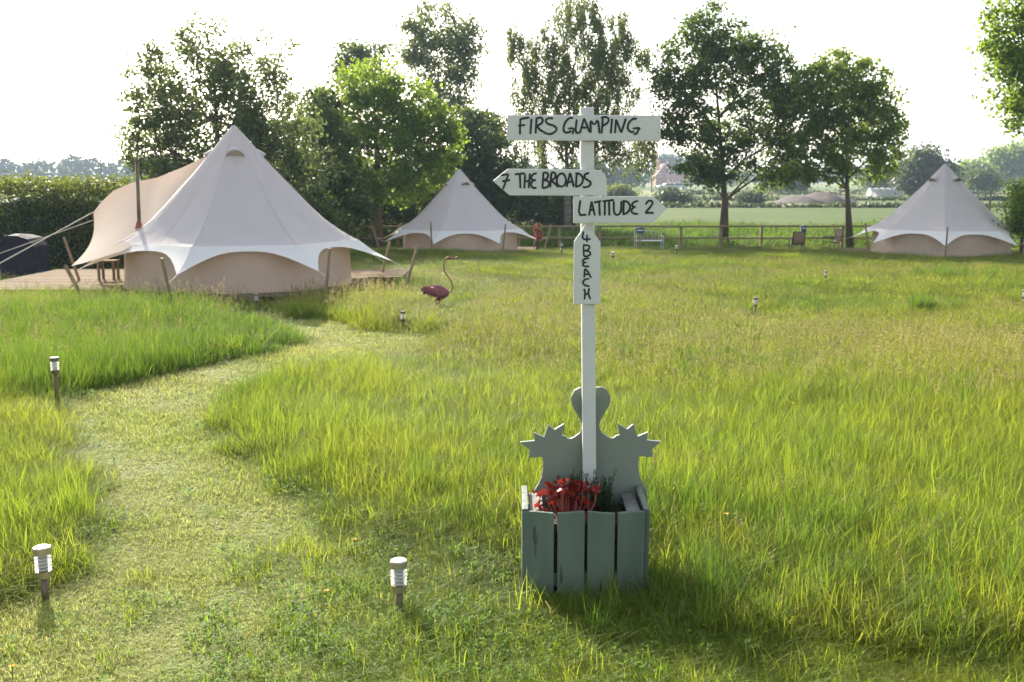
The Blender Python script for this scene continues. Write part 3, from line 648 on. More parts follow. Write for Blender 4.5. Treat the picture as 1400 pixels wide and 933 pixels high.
# ------------------------------------------------------------------ bell tents
def bell_tent(px, apy, d_, zb, k, phase, vents, label, hidepoles=()):
    """k scales the 4 m tent; phase = angle of one eave point, from the camera side, positive to the right"""
    c = Vector((P(px, apy, d_).x, d_, zb)); az = math.atan2(c.x, c.y)
    tw = Vector((-math.sin(az), -math.cos(az), 0)); rt = Vector((math.cos(az), -math.sin(az), 0))
    dirv = lambda a: tw * math.cos(a) + rt * math.sin(a)
    o = empty('bell_tent', c, label, 'tent', 'bell tents on decks')
    SUB = 12; n = 8 * SUB
    def ang(i): return R(phase) + 2 * math.pi * i / n
    def uu(i): q = (i % SUB) / SUB; return abs(2 * q - 1)        # 1 at an eave point, 0 mid panel
    prof = [(.02, 2.46), (.13, 2.345), (.26, 2.20), (.40, 2.03), (.62, 1.785), (.90, 1.50), (1.14, 1.255), (1.37, 1.035), (1.60, .845), (1.78, .725), (1.86, .685)]
    rows = []
    for j, (r_, z) in enumerate(prof):
        q = r_ / 1.86; row = []
        for i in range(n + 1):
            u = uu(i); f = 1 - .055 * q * (1 - u * u) + .045 * max(0, q - .75) / .25 * u ** 3
            wr = .006 * math.sin(i * 1.7 + j) * q + .012 * math.exp(-((1 - u) / .25) ** 2) * q * math.sin(j * 1.9 + i)
            row.append(c + dirv(ang(i)) * (r_ * f + wr) * k + Vector((0, 0, (z - .03 * q * (1 - q) * (1 - u) * 4) * k)))
        rows.append(row)
    roof = MB(); roof.grid(rows); roof.build('roof', M['canvas'], o, smooth=True)
    for i in range(0, n, SUB // 2):          # stitched seams running down the roof
        sm = MB(); ribbon = []
        for r_, nxt in zip(rows, rows):
            p = Vector(r_[i]); e = dirv(ang(i)); sd = Vector((-e.y, e.x, 0)) * .007; up_ = (e * .62 + Vector((0, 0, .78))) * .004; ribbon.append([p - sd + up_, p + sd + up_])
        sm.grid(ribbon); sm.build('seam', M['seam'], o)
    tr = MB(); trow = [[Vector(p) + Vector((0, 0, .002)) for p in rows[-1]]]
    for t_ in (.25, .5, .75, 1.0):
        row = []
        for i in range(n + 1):
            u = uu(i); w = u ** 2.9; r1 = 1.86 * (1 - .055 * (1 - u * u) + .045 * u ** 3); re = 1.87 + .63 * w; ze = .61 - .27 * w
            sag = .03 * math.sin(t_ * math.pi) * w
            row.append(c + dirv(ang(i)) * (r1 + (re - r1) * t_) * k + Vector((0, 0, (.685 + (ze - .685) * t_ - sag) * k + .002)))
        trow.append(row)
    tr.grid(trow); tr.build('valance', M['canvas_trim'], o, smooth=True)
    wl = MB(); wl.grid([[c + dirv(ang(i)) * (r_ - .07 * (1 - uu(i) ** 2)) * k + Vector((0, 0, z * k)) for i in range(n + 1)] for r_, z in ((1.83, 0), (1.81, .12), (1.80, .35), (1.79, .66))])
    wl.build('wall', M['canvas_wall'], o, smooth=False)
    for va in vents:
        a = R(va); dv = dirv(a); sv = Vector((-dv.y, dv.x, 0)); slope = Vector((0, 0, 1)) * .62 - dv * .72; slope.normalize(); nv = (dv * .62 + Vector((0, 0, .72))).normalized()
        p0 = c + dv * .44 * k + Vector((0, 0, 1.985 * k)); hood = []; 
        for s in range(4):
            q = s / 3; w = (.135 - .09 * q) * k; hh = ((.13 if abs(va) < 60 else .075) * (1 - .92 * q)) * k; base = p0 + slope * (.30 * q * k) - nv * .02 * k
            hood.append([base + sv * w * math.cos(th) + nv * hh * math.sin(th) for th in [math.pi * e / 8 for e in range(9)]])
        vo = MB(); vo.grid(hood); vo = vo.build('vent_hood', M['canvas'], o, smooth=True, thick=.006)
        e = hood[0]; mid = p0 - slope * -.012 * k - nv * .02 * k
        vm = MB(); vm.add([mid] + [p * .94 + mid * .06 + slope * .012 * k for p in e], [(0, i + 1, i + 2) for i in range(8)]); vm.build('mesh_vent', M['stake'] if va else M['canvas_wall'], vo)
    for i in range(8):
        a = R(phase) + i * math.pi / 4; dv = dirv(a); tip = c + dv * 2.48 * k + Vector((0, 0, .345 * k)); gx_, gy_ = c.x + dv.x * 2.62 * k, c.y + dv.y * 2.62 * k; g = gzf(gx_, gy_)
        if i in hidepoles: continue
        L = random.uniform(.72, .86); ln = random.uniform(.12, .3); sd = random.uniform(-.08, .08); sv = Vector((-dv.y, dv.x, 0))
        bot = Vector((gx_, gy_, g - .05)); top = bot + dv * ln + sv * sd + Vector((0, 0, L + .05))
        MB().tube([bot, top], [.024, .022], 8).build('tension_pole', M['stake'], o)
        MB().tube([tip, bot.lerp(top, .55)], .006, 5).build('guy_rope', M['rope'], o)
    return o, c, dirv
def planks(name, label, rows, z, th, group, mat='deck'):
    """deck of boards: rows of (x0, x1, y) boards laid along x, each its own piece"""
    x0 = min(r_[0] for r_ in rows); x1 = max(r_[1] for r_ in rows); y0 = rows[0][2]; y1 = rows[-1][2]
    o = empty(name, ((x0 + x1) / 2, (y0 + y1) / 2, z), label, 'deck', group)
    for a, b, y in rows: MB().box(((a + b) / 2, y, z + random.uniform(-.003, .003)), (b - a, .135, .028)).build('plank', M[mat], o, bevel=.004)
    for x in np.linspace(x0 + .3, x1 - .3, 5):
        ys = [r_[2] for r_ in rows if r_[0] < x < r_[1]]
        if len(ys) > 1: MB().box((x, (ys[0] + ys[-1]) / 2, z - .018 - th / 2), (.06, ys[-1] - ys[0], th)).build('joist', M[mat], o)
    a, b, y = rows[0]; MB().box(((a + b) / 2, y - .082, z - th / 2), (b - a, .024, th + .02)).build('fascia', M[mat], o)
    return o
big, cb, db = bell_tent(320, 176, 16.0, -.075, .975, -19.5, (0, 90, -90, 180), 'large off-white bell tent with stove pipe and a side awning', (7,))
mid_, c2, d2 = bell_tent(628, 234, 31.0, -.62, .985, -17.5, (25, 115, -65, -155), 'smaller bell tent standing alone before dark trees with deck to its right')
rgt, c3, d3 = bell_tent(1292, 230, 28.3, -.50, .985, 3.0, (48, -42, 138, -132), 'bell tent standing alone beside the two sling chairs')
# decks
def rows_of(xa, xb, y0, y1, cut=None):
    res = []; y = y0
    while y < y1:
        a, b = xa, xb
        if cut: a, b = cut(y, a, b)
        if b - a > .3: res.append((a, b, y))
        y += .142
    return res
xR = P(556, 372, 17.6).x; xL = P(-30, 372, 15.6).x
def cutbig(y, a, b):
    h = math.sqrt(max(0, 2.05 ** 2 - (y - 16) ** 2)); return (a if y > 14.9 else cb.x - h), (b if y > 16.9 else cb.x + h)
planks('deck', 'long pale timber deck under the large awning tent', rows_of(xL, xR, 14.1, 18.3, cutbig), -.092, .16, 'tent decks')
def cut2(y, a, b):
    h = math.sqrt(max(0, 2.1 ** 2 - (y - c2.y) ** 2)); return c2.x - h, max(c2.x + h, b - max(0, (31.2 - y)) * .9 if y > 29.4 else c2.x + h)
planks('deck', 'timber deck under the lone small tent with a red shrub at its end', rows_of(c2.x - 2, P(739, 338, 31).x, 29.0, 32.8, cut2), -.637, .16, 'tent decks')
def cut3(y, a, b):
    h = math.sqrt(max(0, 2.1 ** 2 - (y - c3.y) ** 2)); return (a if y > 27.2 else c3.x - h), c3.x + h
planks('deck', 'timber deck under the tent beside the sling chairs', rows_of(P(1170, 340, 28.3).x, c3.x, 26.3, 30.2, cut3), -.517, .14, 'tent decks')
TENTS += [(cb.x, 16, 2.0), (c2.x, 31, 2.05), (c3.x, 28.3, 2.05)]
BLOCK += [(xL, xR, 14.9, 18.4), (c2.x, P(739, 338, 31).x, 29.8, 32.8), (P(1170, 340, 28.3).x, c3.x, 27.1, 30.2)]
# stove pipe through the big tent's roof
pb_ = P(190.5, 318, 15.2); pt_ = P(187, 221, 15.2)
sp = empty('stove_pipe', pb_, 'thin brown stove pipe rising through the large tent roof', 'chimney')
MB().tube([pb_ - Vector((0, 0, .25)), pt_], .027, 12).build('pipe', M['pipe'], sp, smooth=True); MB().tube([pt_, pt_ + Vector((0, 0, .03))], .034, 12).build('pipe_cap', M['pipe'], sp)
MB().lathe([(.13, -.10), (.10, -.02), (.045, .10), (.032, .16)], 14, pb_).build('flashing', M['flash'], sp)
# awning
def awning():
    o = empty('awning', P(120, 372, 16.5), 'tan canvas awning stretched from the large tent to a low pole', 'awning')
    ridge = [P(x, y, d_) for x, y, d_ in ((286, 212, 16.0), (250, 229, 16.25), (215, 243, 16.5), (180, 250, 16.6), (155, 261, 16.6), (138, 277, 16.5), (128, 290, 16.3))]
    low = [P(x, y, d_) for x, y, d_ in ((262, 262, 15.55), (222, 300, 15.1), (192, 330, 14.75), (166, 344, 14.5), (140, 352, 14.4), (118, 359, 14.35), (97, 364, 14.3))]
    back = [Vector((a.x + .1, 2 * a.y - b.y + .6, b.z)) for a, b in zip(ridge, low)]
    for nm, L in (('front_panel', low), ('back_panel', back)):
        rows = []; n = 14
        for i in range(n + 1):
            q = i / n; row = []
            for j in range(len(ridge) * 4 - 3):
                jf = j / 4; j0 = min(int(jf), len(ridge) - 2); f = jf - j0
                a = ridge[j0].lerp(ridge[j0 + 1], f); b = L[j0].lerp(L[j0 + 1], f); p = a.lerp(b, q); e = jf / (len(ridge) - 1)
                s_ = math.sin(q * math.pi); p.y += .06 * s_ * e; p.z -= .05 * s_ * e; p.x += .10 * s_ * e ** 3
                p.y += .012 * math.sin(j * .9 + q * 6) * q + .02 * math.sin(e * 25 - q * 4) * q * (1 - q)
                row.append(p)
            rows.append(row)
        mb = MB(); mb.grid(rows); mb.build(nm, M['tarp'], o, smooth=True)
    pk = ridge[-1]; MB().tube([Vector((pk.x + .02, pk.y, gzf(pk.x, pk.y) - .05)), pk], .018, 8).build('upright_pole', M['stake'], o)
    f = low[-1]; g = gzf(f.x, f.y); MB().tube([Vector((f.x + .22, f.y - .05, g - .05)), Vector((f.x - .06, f.y - .05, g + .55))], .028, 8).build('tension_pole', M['stake'], o)
    bk = back[-1]; MB().tube([Vector((bk.x, bk.y, gzf(bk.x, bk.y) - .05)), Vector((bk.x - .1, bk.y, gzf(bk.x, bk.y) + .7))], .028, 8).build('tension_pole', M['stake'], o)
    for a, b in ((pk, P(-60, 372, 14.6)), (pk + Vector((0, .05, -.12)), P(-70, 340, 17.5))):
        b = Vector((b.x, b.y, gzf(b.x, b.y) + .25)); MB().tube([a, b], .008, 5).build('guy_rope', M['rope'], o)
    t_ = pk.lerp(Vector((P(-60, 372, 14.6).x, 14.6, gzf(-8, 14.6) + .25)), .5)
    return o
awning()
# little stool and flap under the awning
def stool(px, py, d_, w, h, lab):
    b = P(px, py, d_); b.z = -.078; o = empty('wooden_stool', b, lab, 'stool')
    MB().box(b + Vector((0, 0, h)), (w, w * .8, .03)).build('seat', M['deck'], o, bevel=.004)
    for sx_ in (-1, 1):
        for sy in (-1, 1): MB().box(b + Vector((sx_ * (w / 2 - .03), sy * (w * .4 - .03), (h - .015) / 2)), (.035, .035, h - .015)).build('leg', M['deck'], o)
stool(148, 368, 16.4, .30, .30, 'low pale wooden stool under the tan awning')
# covered garden item by the hedge
def covered():
    c = P(36, 368, 18.5); g = gzf(c.x, 18.5) + .05; o = empty('covered_barbecue', (c.x, 18.5, g), 'dark glossy cover over a boxy garden grill beside the hedge', 'cover')
    prof = [(-.33, -.05), (-.34, .30), (-.30, .62), (-.20, .76), (.02, .76), (.20, .70), (.32, .56), (.32, .25), (.33, -.05)]
    rows = []
    for j, (y, s) in enumerate(((-.30, .93), (-.29, 1.0), (-.1, 1.02), (.1, 1.02), (.29, 1.0), (.30, .93))):
        rows.append([Vector((c.x + x * s + .012 * math.sin(i * 2.1 + j), 18.5 + y + .012 * math.sin(i * 1.7 + j * 2), g + z * s + .008 * math.sin(i * 3 + j * 1.3))) for i, (x, z) in enumerate(prof)])
    mb = MB(); mb.grid(rows); mb.add(rows[0], [tuple(range(len(prof)))]); mb.add(rows[-1], [tuple(reversed(range(len(prof))))]); mb.build('cover', M['cover'], o, bevel=.01)
    mb = MB(); mb.tube([Vector((c.x + x * 1.03, 18.5 - .31, g + z * 1.0)) for x, z in prof[1:-1]], .008, 5); mb.build('piping', M['black'], o)
    for sx_ in (-1, 1): MB().tube([Vector((c.x + sx_ * .22, 18.5 - .312, g + .08)), Vector((c.x + sx_ * .20, 18.5 - .312, g + .5))], .007, 5).build('strap', M['black'], o)
covered(); BLOCK.append((P(10, 368, 18.5).x, P(62, 368, 18.5).x, 18.2, 18.8))

# ------------------------------------------------------------------ metal flamingo
def flamingo():
    d_ = 13.4; b = P(593, 430, d_); g = gzf(b.x, d_); o = empty('garden_flamingo', (b.x, d_, g), 'rusty red metal flamingo ornament standing in the meadow', 'ornament')
    F = lambda u, v, dy=0: P(560 + u / 10.36, 340 + v / 10.36, d_ + dy)
    body = [(205, 585, 20), (240, 590, 42), (300, 600, 58), (370, 610, 92), (430, 618, 100), (490, 625, 85), (535, 628, 48), (558, 625, 16)]
    mb = MB(); k = d_ / FPX / 10.36; mb.tube([F(u, v) for u, v, r_ in body], [r_ * k * .92 for u, v, r_ in body], 14); bd = mb.build('body', M['rust'], o, smooth=True)
    plates = MB()
    for i in range(150):                 # overlapping feather plates
        t_ = random.uniform(0, 6.99); j = int(t_); f = t_ - j; u = body[j][0] * (1 - f) + body[j + 1][0] * f; v = body[j][1] * (1 - f) + body[j + 1][1] * f; r_ = (body[j][2] * (1 - f) + body[j + 1][2] * f) * k
        th = random.uniform(0, 6.283); nrm = Vector((0, math.cos(th), math.sin(th))); p = F(u, v) + nrm * r_; ax_ = Vector((-1, 0, -.1)); sd = nrm.cross(ax_).normalized(); L = .034
        plates.add([p + sd * L * .45, p - sd * L * .45, p + ax_ * L - sd * L * .4 + nrm * .016, p + ax_ * L * 1.3 + nrm * .018, p + ax_ * L + sd * L * .4 + nrm * .016], [(0, 1, 2, 3, 4)])
    plates.build('feathers', M['rust'], bd)
    neck = [(545, 625), (585, 610), (605, 575), (608, 520), (598, 480), (570, 430), (525, 375), (495, 325), (482, 260), (488, 205), (505, 155), (530, 132), (560, 138)]
    MB().tube([F(*p) for p in neck], [.012] + [.009] * (len(neck) - 1), 8).build('neck', M['rustred'], o, smooth=True)
    hd = MB(); hd.tube([F(515, 140), F(540, 135), F(570, 140), F(610, 145), (F(660, 135))], [.012, .022, .020, .013, .009], 10); hd = hd.build('head', M['rustred'], o, smooth=True)
    MB().tube([F(655, 136), F(675, 128), F(690, 134)], [.011, .012, .004], 8).build('beak', M['black'], hd)
    tl = MB(); tl.prism([F(205, 545), F(200, 620), F(250, 640), F(260, 540)], (0, .02, 0)); tl.build('tail', M['rust'], o)
    q = F(410, 710); MB().tube([q + Vector((0, 0, .02)), F(395, 770), F(350, 850), Vector((b.x, d_, g - .03))], [.020, .026, .014, .012], 8).build('leg', M['rust'], o)
    MB().tube([q + Vector((.03, .04, .02)), F(405, 800, .05), Vector((b.x + .06, d_ + .05, g - .03))], [.014, .010, .009], 8).build('leg', M['rust'], o)
flamingo(); TRAMPLE.append((P(597, 420, 13.4).x, 13.4, .45, 1.1, .62))

# ------------------------------------------------------------------ rail fence along the field
FD = 34.0
def fence():
    x0, x1 = P(430, 320, FD).x, P(1480, 320, FD).x; zt_, zl = P(700, 309.5, FD).z, P(700, 325.5, FD).z
    o = empty('rail_fence', ((x0 + x1) / 2, FD, gzf(0, FD)), 'low brown post and rail fence between meadow and fields', 'fence')
    sp_ = 55 * FD / FPX; x = P(765, 320, FD).x
    while x - sp_ > x0: x -= sp_
    xs = []
    while x < x1: xs.append(x); x += sp_
    for i, x in enumerate(xs):
        g = gzf(x, FD); MB().box((x, FD, (g - .1 + zt_ + .01) / 2), (.085, .085, zt_ - g + .12 + random.uniform(-.02, .03))).build('post', M['rail'], o, bevel=.006)
    for i in range(0, len(xs) - 1, 2):
        a, b = xs[i], xs[min(i + 2, len(xs) - 1)]
        for z in (zt_, zl): MB().tube([Vector((a - .03, FD - .065, z + random.uniform(-.012, .012))), Vector((b + .03, FD - .065, z + random.uniform(-.012, .012)))], [.036, .034], 6).build('rail', M['rail'], o)
fence()
# sling chairs
def sling_chair(px, d_, yaw, lab):
    b = P(px, 340, d_); g = gzf(b.x, d_); o = empty('sling_chair', (0, 0, 0))
    wd = .24
    MB().grid([[Vector((x, y, z)) for x in (-wd, wd)] for y, z in ((-.24, .44), (0, .40), (.18, .40), (.26, .50), (.36, .98))]).build('sling', M['sling'], o, smooth=True, thick=.008)
    for sx_ in (-1, 1):
        MB().tube([(sx_ * wd, -.26, .45), (sx_ * wd, .18, .40), (sx_ * wd, .26, .50), (sx_ * wd, .37, 1.0)], .014, 8).build('side_frame', M['black'], o)
        MB().tube([(sx_ * (wd + .03), .30, .64), (sx_ * (wd + .03), -.22, .64), (sx_ * (wd + .03), -.27, .60)], .018, 8).build('armrest', M['black'], o)
        MB().tube([(sx_ * (wd + .015), -.24, .62), (sx_ * (wd + .015), -.26, .02), ], .012, 8).build('leg', M['black'], o)
        MB().tube([(sx_ * (wd + .015), .24, .62), (sx_ * (wd + .015), .32, .02)], .012, 8).build('leg', M['black'], o)
    MB().tube([(-wd, .37, 1.0), (wd, .37, 1.0)], .014, 8).build('top_bar', M['black'], o)
    o.location = (b.x, d_, g); o.scale = (.72, .72, .66); o.rotation_euler = (0, 0, yaw); tag(o, lab, 'chair', 'sling chairs by the fence'); return o
sling_chair(1089, 30.6, R(178), 'brown sling chair with its back turned, left of a twin, by the fence')
sling_chair(1137, 30.6, R(-70), 'brown sling chair turned sideways beside the thin tree trunk')
# white metal bench
def bench():
    d_ = 30.6; b = P(887, 338, d_); g = gzf(b.x, d_); o = empty('garden_bench', (b.x, d_, g), 'white metal garden bench with curled arms before the fence', 'bench')
    w = .40
    for k in range(5): MB().box((b.x, d_ - .18 + k * .09, g + .29), (2 * w, .05, .015)).build('seat_slat', M['whitemetal'], o)
    for k in range(7): x = b.x - w + .06 + k * (2 * w - .12) / 6; MB().tube([(x, d_ + .22, g + .29), (x + .03 * math.sin(k * 2), d_ + .26, g + .42), (x, d_ + .28, g + .52 + .05 * math.sin(k / 6 * math.pi))], .006, 5).build('back_rod', M['whitemetal'], o)
    MB().tube([(b.x - w + 2 * w * k / 8, d_ + .28, g + .52 + .05 * math.sin(k / 8 * math.pi)) for k in range(9)], .011, 6).build('back_rail', M['whitemetal'], o)
    for sx_ in (-1, 1):
        x = b.x + sx_ * w
        MB().tube([(x, d_ + .27, g + .41), (x, d_ - .15, g + .43)] + [(x, d_ - .17 - .05 * math.sin(a), g + .385 + .045 * math.cos(a)) for a in np.linspace(0, 4.5, 8)], .012, 6).build('armrest', M['whitemetal'], o)
        MB().tube([(x, d_ - .19, g + .42), (x, d_ - .22, g - .02)], .012, 6).build('leg', M['whitemetal'], o); MB().tube([(x, d_ + .28, g + .52), (x, d_ + .24, g - .02)], .012, 6).build('leg', M['whitemetal'], o)
bench()
def box_on_post(px, top, bot, d_, w, lab, post):
    t_ = P(px, top, d_); b = P(px, bot, d_); g = gzf(t_.x, d_); o = empty('letter_box', (t_.x, d_, g), lab, 'box')
    h = t_.z - b.z; c = (t_ + b) / 2; MB().box(c, (w, .12, h)).build('body', M['blue'], o, bevel=.01)
    MB().prism([c + Vector((-w / 2 - .015, -.085, h / 2 + .002)), c + Vector((w / 2 + .015, -.085, h / 2 + .002)), c + Vector((w / 2 + .015, -.085, h / 2 + .012)), c + Vector((0, -.085, h / 2 + .03)), c + Vector((-w / 2 - .015, -.085, h / 2 + .012))], (0, .17, 0)).build('lid', M['blue'], o)
    MB().box(c + Vector((0, -.062, h * .12)), (w * .7, .006, h * .22)).build('plate', M['cream'], o)
    if post: MB().tube([(c.x, d_ + .03, g - .05), (c.x, d_ + .03, c.z - h / 2)], .032, 8).build('post', M['stake'], o)
    else: MB().box((c.x, d_ + .075, c.z), (.05, .03, h * .6)).build('bracket', M['stake'], o)
box_on_post(875, 312.5, 319, 30.0, .24, 'small dark blue box on a brown post in front of the white bench', True)
box_on_post(1098.5, 309.5, 316.5, 33.75, .16, 'small dark blue box fixed to the fence behind the sling chairs', False)

# ------------------------------------------------------------------ trees, shrubs, hedge
DENS, PERX = 1.75, .98
def clump_points(center, rad, n, shell=.55):
    """clump centres in an ellipsoid, more of them towards its skin"""
    v = rng.normal(size=(n, 3)); v /= np.linalg.norm(v, axis=1)[:, None]
    q = rng.random(n) ** (1 / 3.0); q = np.where(rng.random(n) < shell, .72 + .28 * q, q)
    return np.asarray(center) + v * q[:, None] * np.asarray(rad)
def tree(name, label, cat, d_, base_px, trunk, lobes, leaf, mat, nclump, per, spread, tr=.16, group=None, bark='bark', droop=None, depth=1.0, twig=True, aspect=.66, limb_from=.35, up=.35, flatten=.7, seed=None):
    """trunk: pixel path upward; lobes: (px, py, rx, ry, dy) traced crown masses with a depth offset in metres"""
    k = d_ / FPX
    bx = P(base_px, 330, d_).x; g = gzf(bx, d_); o = empty(name, (bx, d_, g), label, cat, group)
    tp = [Vector((bx, d_, g - .1))] + [P(x, y, d_) for x, y in trunk]
    for i in range(1, len(tp)): tp[i].y += random.uniform(-.15, .15)
    rr = [tr * (1.2 if i == 0 else max(.06, .95 - 1.0 * (i / (len(tp) - 1)) ** .7)) for i in range(len(tp))]
    wood = MB(); wood.tube(tp, rr, 9)
    def on_trunk(z):
        for i in range(len(tp) - 1):
            if tp[i + 1].z >= z: f = (z - tp[i].z) / max(tp[i + 1].z - tp[i].z, 1e-6); f = min(max(f, 0), 1); return tp[i].lerp(tp[i + 1], f), rr[i] + (rr[i + 1] - rr[i]) * f
        return tp[-1], rr[-1]
    C = []; area = sum(l[2] * l[3] for l in lobes); top_z = tp[-1].z; low_z = tp[1].z if len(tp) > 2 else tp[0].z
    for l in lobes:
        px, py, rx, ry = l[:4]; dy = l[4] if len(l) > 4 else 0
        c = P(px, py, d_ + dy); r3 = np.array([rx * k, rx * k * .9 * depth, ry * k])
        n = max(3, int(nclump * DENS * l[2] * l[3] / area)); pts = clump_points(c, r3, n)
        hd = math.hypot(c.x - bx, dy); z0 = max(low_z, min(c.z - .75 * hd - r3[2] * .3, top_z - .2)); a, ra = on_trunk(z0)
        m_ = a.lerp(c, .5) + Vector((random.gauss(0, .06), random.gauss(0, .06), .10 * hd + .05)); r0 = min(ra * .62, .02 + .028 * max(r3[0], r3[2]))
        if twig: wood.tube([a, a.lerp(m_, .5) + Vector((0, 0, .03)), m_, m_.lerp(c, .6), c], [r0, r0 * .85, r0 * .65, r0 * .5, r0 * .35], 6, caps=False)
        for p in pts:
            p = Vector(p)
            if p.z < g + .15: continue
            if twig and random.random() < .55:
                s_ = m_.lerp(c, random.uniform(.1, 1)); mm = s_.lerp(p, .55) + Vector((random.gauss(0, .05), random.gauss(0, .05), .05)); wood.tube([s_, mm, p], [r0 * .32, r0 * .22, .004], 4, caps=False)
            m2 = int(per * PERX * random.uniform(.5, 1.5)); s3 = spread * random.uniform(.6, 1.35)
            q = rng.normal(size=(m2, 3)) * np.array([s3, s3, s3 * flatten]) + np.array(p)
            if droop is not None: q[:, 2] -= rng.random(m2) * s3 * 5.0 * droop; q[:, :2] = np.array(p)[:2] + (q[:, :2] - np.array(p)[:2]) * .5
            C.append(q)
    wood.build('trunk', M[bark], o, smooth=True)
    C = np.concatenate(C); C = C[C[:, 2] > g + .05]
    leaves('crown', M[mat], C, leaf * 1.08, o, droop=droop, aspect=aspect, up=up); return o
GT = 'trees round the meadow'
tree('poplar_tree', 'tall loose grey-green poplar rising behind the large tent', 'tree', 26, 300, [(300, 250), (296, 170), (290, 100), (286, 60)],
     [(285, 60, 38, 42), (262, 105, 52, 45), (330, 105, 55, 45), (230, 150, 40, 40, .4), (290, 160, 75, 55), (360, 160, 50, 50), (210, 200, 38, 38), (255, 220, 60, 55), (335, 220, 75, 60), (400, 190, 36, 40, .5),
      (240, 265, 38, 30), (400, 250, 55, 60, .6), (300, 285, 70, 40, .8)], .10, 'poplar_leaf', 340, 50, .15, .17, GT, flatten=.9)
for lab, x, y, rx, ry in ():
    pass
tree('poplar_sapling', 'thin upright poplar shoots with open sky between their leaves beside the big poplar', 'tree', 25.2, 232, [(228, 250), (215, 190), (205, 130), (200, 60)],
     [(201, 62, 6, 16), (192, 100, 16, 24), (212, 92, 14, 26), (183, 150, 18, 22), (175, 182, 10, 10), (205, 150, 26, 30), (186, 215, 22, 20), (358, 58, 4, 14, .3), (395, 65, 5, 10, .3), (375, 100, 20, 25, .3), (215, 235, 20, 18)],
     .10, 'poplar_leaf', 70, 24, .13, .07, GT)
tree('lime_tree', 'bright green sunlit lime tree with trunk showing between tents', 'tree', 33, 516, [(516, 270), (515, 200), (512, 140), (510, 95)],
     [(510, 110, 45, 32), (470, 150, 42, 36), (555, 150, 50, 40), (515, 165, 60, 45), (590, 190, 36, 40), (455, 200, 40, 40), (520, 215, 60, 45, -.5), (580, 235, 38, 32, -.4), (470, 245, 45, 30, .3), (545, 255, 55, 22, -.6), (615, 205, 18, 30)],
     .125, 'lime_leaf', 260, 60, .19, .19, GT)
tree('dark_tree', 'dark shaded tree between the poplar and the bright lime', 'tree', 30, 425, [(425, 280), (428, 220), (430, 165)],
     [(425, 165, 42, 38), (400, 210, 45, 45), (450, 215, 42, 45), (420, 265, 58, 42), (385, 275, 40, 40), (470, 280, 38, 36), (440, 140, 25, 20)], .12, 'dark_leaf', 160, 48, .18, .14, GT)
tree('tall_tree', 'tall slender open tree standing behind the bright lime', 'tree', 52, 602, [(602, 200), (600, 130), (598, 80), (596, 30)],
     [(600, 32, 44, 24), (575, 55, 28, 28), (625, 62, 28, 36), (600, 85, 38, 34), (640, 55, 14, 24), (632, 105, 20, 22), (605, 125, 36, 26), (618, 150, 28, 24)], .17, 'poplar_leaf', 120, 52, .27, .17, GT)
tree('grey_tree', 'grey-green tree top peeping over the bright lime', 'tree', 50, 490, [(490, 200), (490, 130), (490, 80)],
     [(478, 78, 22, 18), (505, 72, 26, 14), (490, 100, 30, 25), (468, 98, 12, 16)], .17, 'poplar_leaf', 50, 50, .27, .14, GT)
tree('round_tree', 'dense round dark green tree right behind the lone small tent', 'tree', 40, 650, [(650, 290), (652, 240), (655, 190)],
     [(655, 195, 34, 34), (632, 230, 34, 40), (675, 235, 28, 40), (650, 270, 50, 40), (605, 275, 34, 35), (640, 175, 20, 20), (690, 262, 18, 30)], .15, 'dark_leaf', 170, 60, .24, .15, GT)
tree('pine_tree', 'dark pine tip standing behind the dense round tree', 'tree', 56, 676, [(676, 230), (677, 190), (678, 160)],
     [(676, 166, 12, 10), (672, 180, 20, 14), (680, 192, 22, 16), (660, 165, 12, 12)], .16, 'dark_leaf', 40, 45, .24, .12, GT)
tree('birch_tree', 'weeping birch with hanging sprays behind the signpost', 'tree', 38, 776, [(776, 250), (774, 200), (780, 120), (792, 50), (798, 5)],
     [(795, 8, 38, 26), (820, 35, 42, 36), (765, 45, 24, 40), (845, 75, 34, 34), (870, 72, 18, 16), (800, 90, 44, 40), (755, 95, 26, 34), (720, 60, 28, 24), (708, 45, 14, 24), (735, 100, 26, 34), (830, 130, 46, 40), (775, 150, 44, 36),
      (715, 115, 20, 22), (725, 150, 20, 22), (850, 185, 46, 30), (800, 190, 40, 26), (735, 190, 32, 14), (880, 205, 18, 22), (735, 215, 26, 14)], .10, 'birch_leaf', 380, 72, .165, .15, GT, bark='birchbark', droop=.8, aspect=.5)
tree('maple_tree', 'large dark spreading maple with straight trunk behind the fence', 'tree', 34.8, 989, [(990, 275), (988, 230), (984, 170), (978, 110), (972, 60), (970, 20)],
     [(970, 22, 14, 18), (962, 48, 32, 26), (1000, 55, 40, 28), (940, 80, 36, 34), (985, 90, 50, 36), (1040, 75, 34, 30), (1060, 100, 34, 34), (905, 108, 24, 20), (925, 130, 36, 34), (1030, 125, 46, 34), (1085, 140, 28, 34),
      (950, 165, 34, 32), (1060, 165, 40, 34), (920, 175, 24, 24), (1000, 185, 34, 30), (1040, 205, 44, 28), (1085, 205, 24, 24), (955, 215, 38, 28), (985, 235, 38, 22), (948, 238, 18, 18), (1060, 240, 34, 18), (1075, 230, 26, 16)],
     .125, 'oak_leaf', 330, 52, .175, .165, GT)
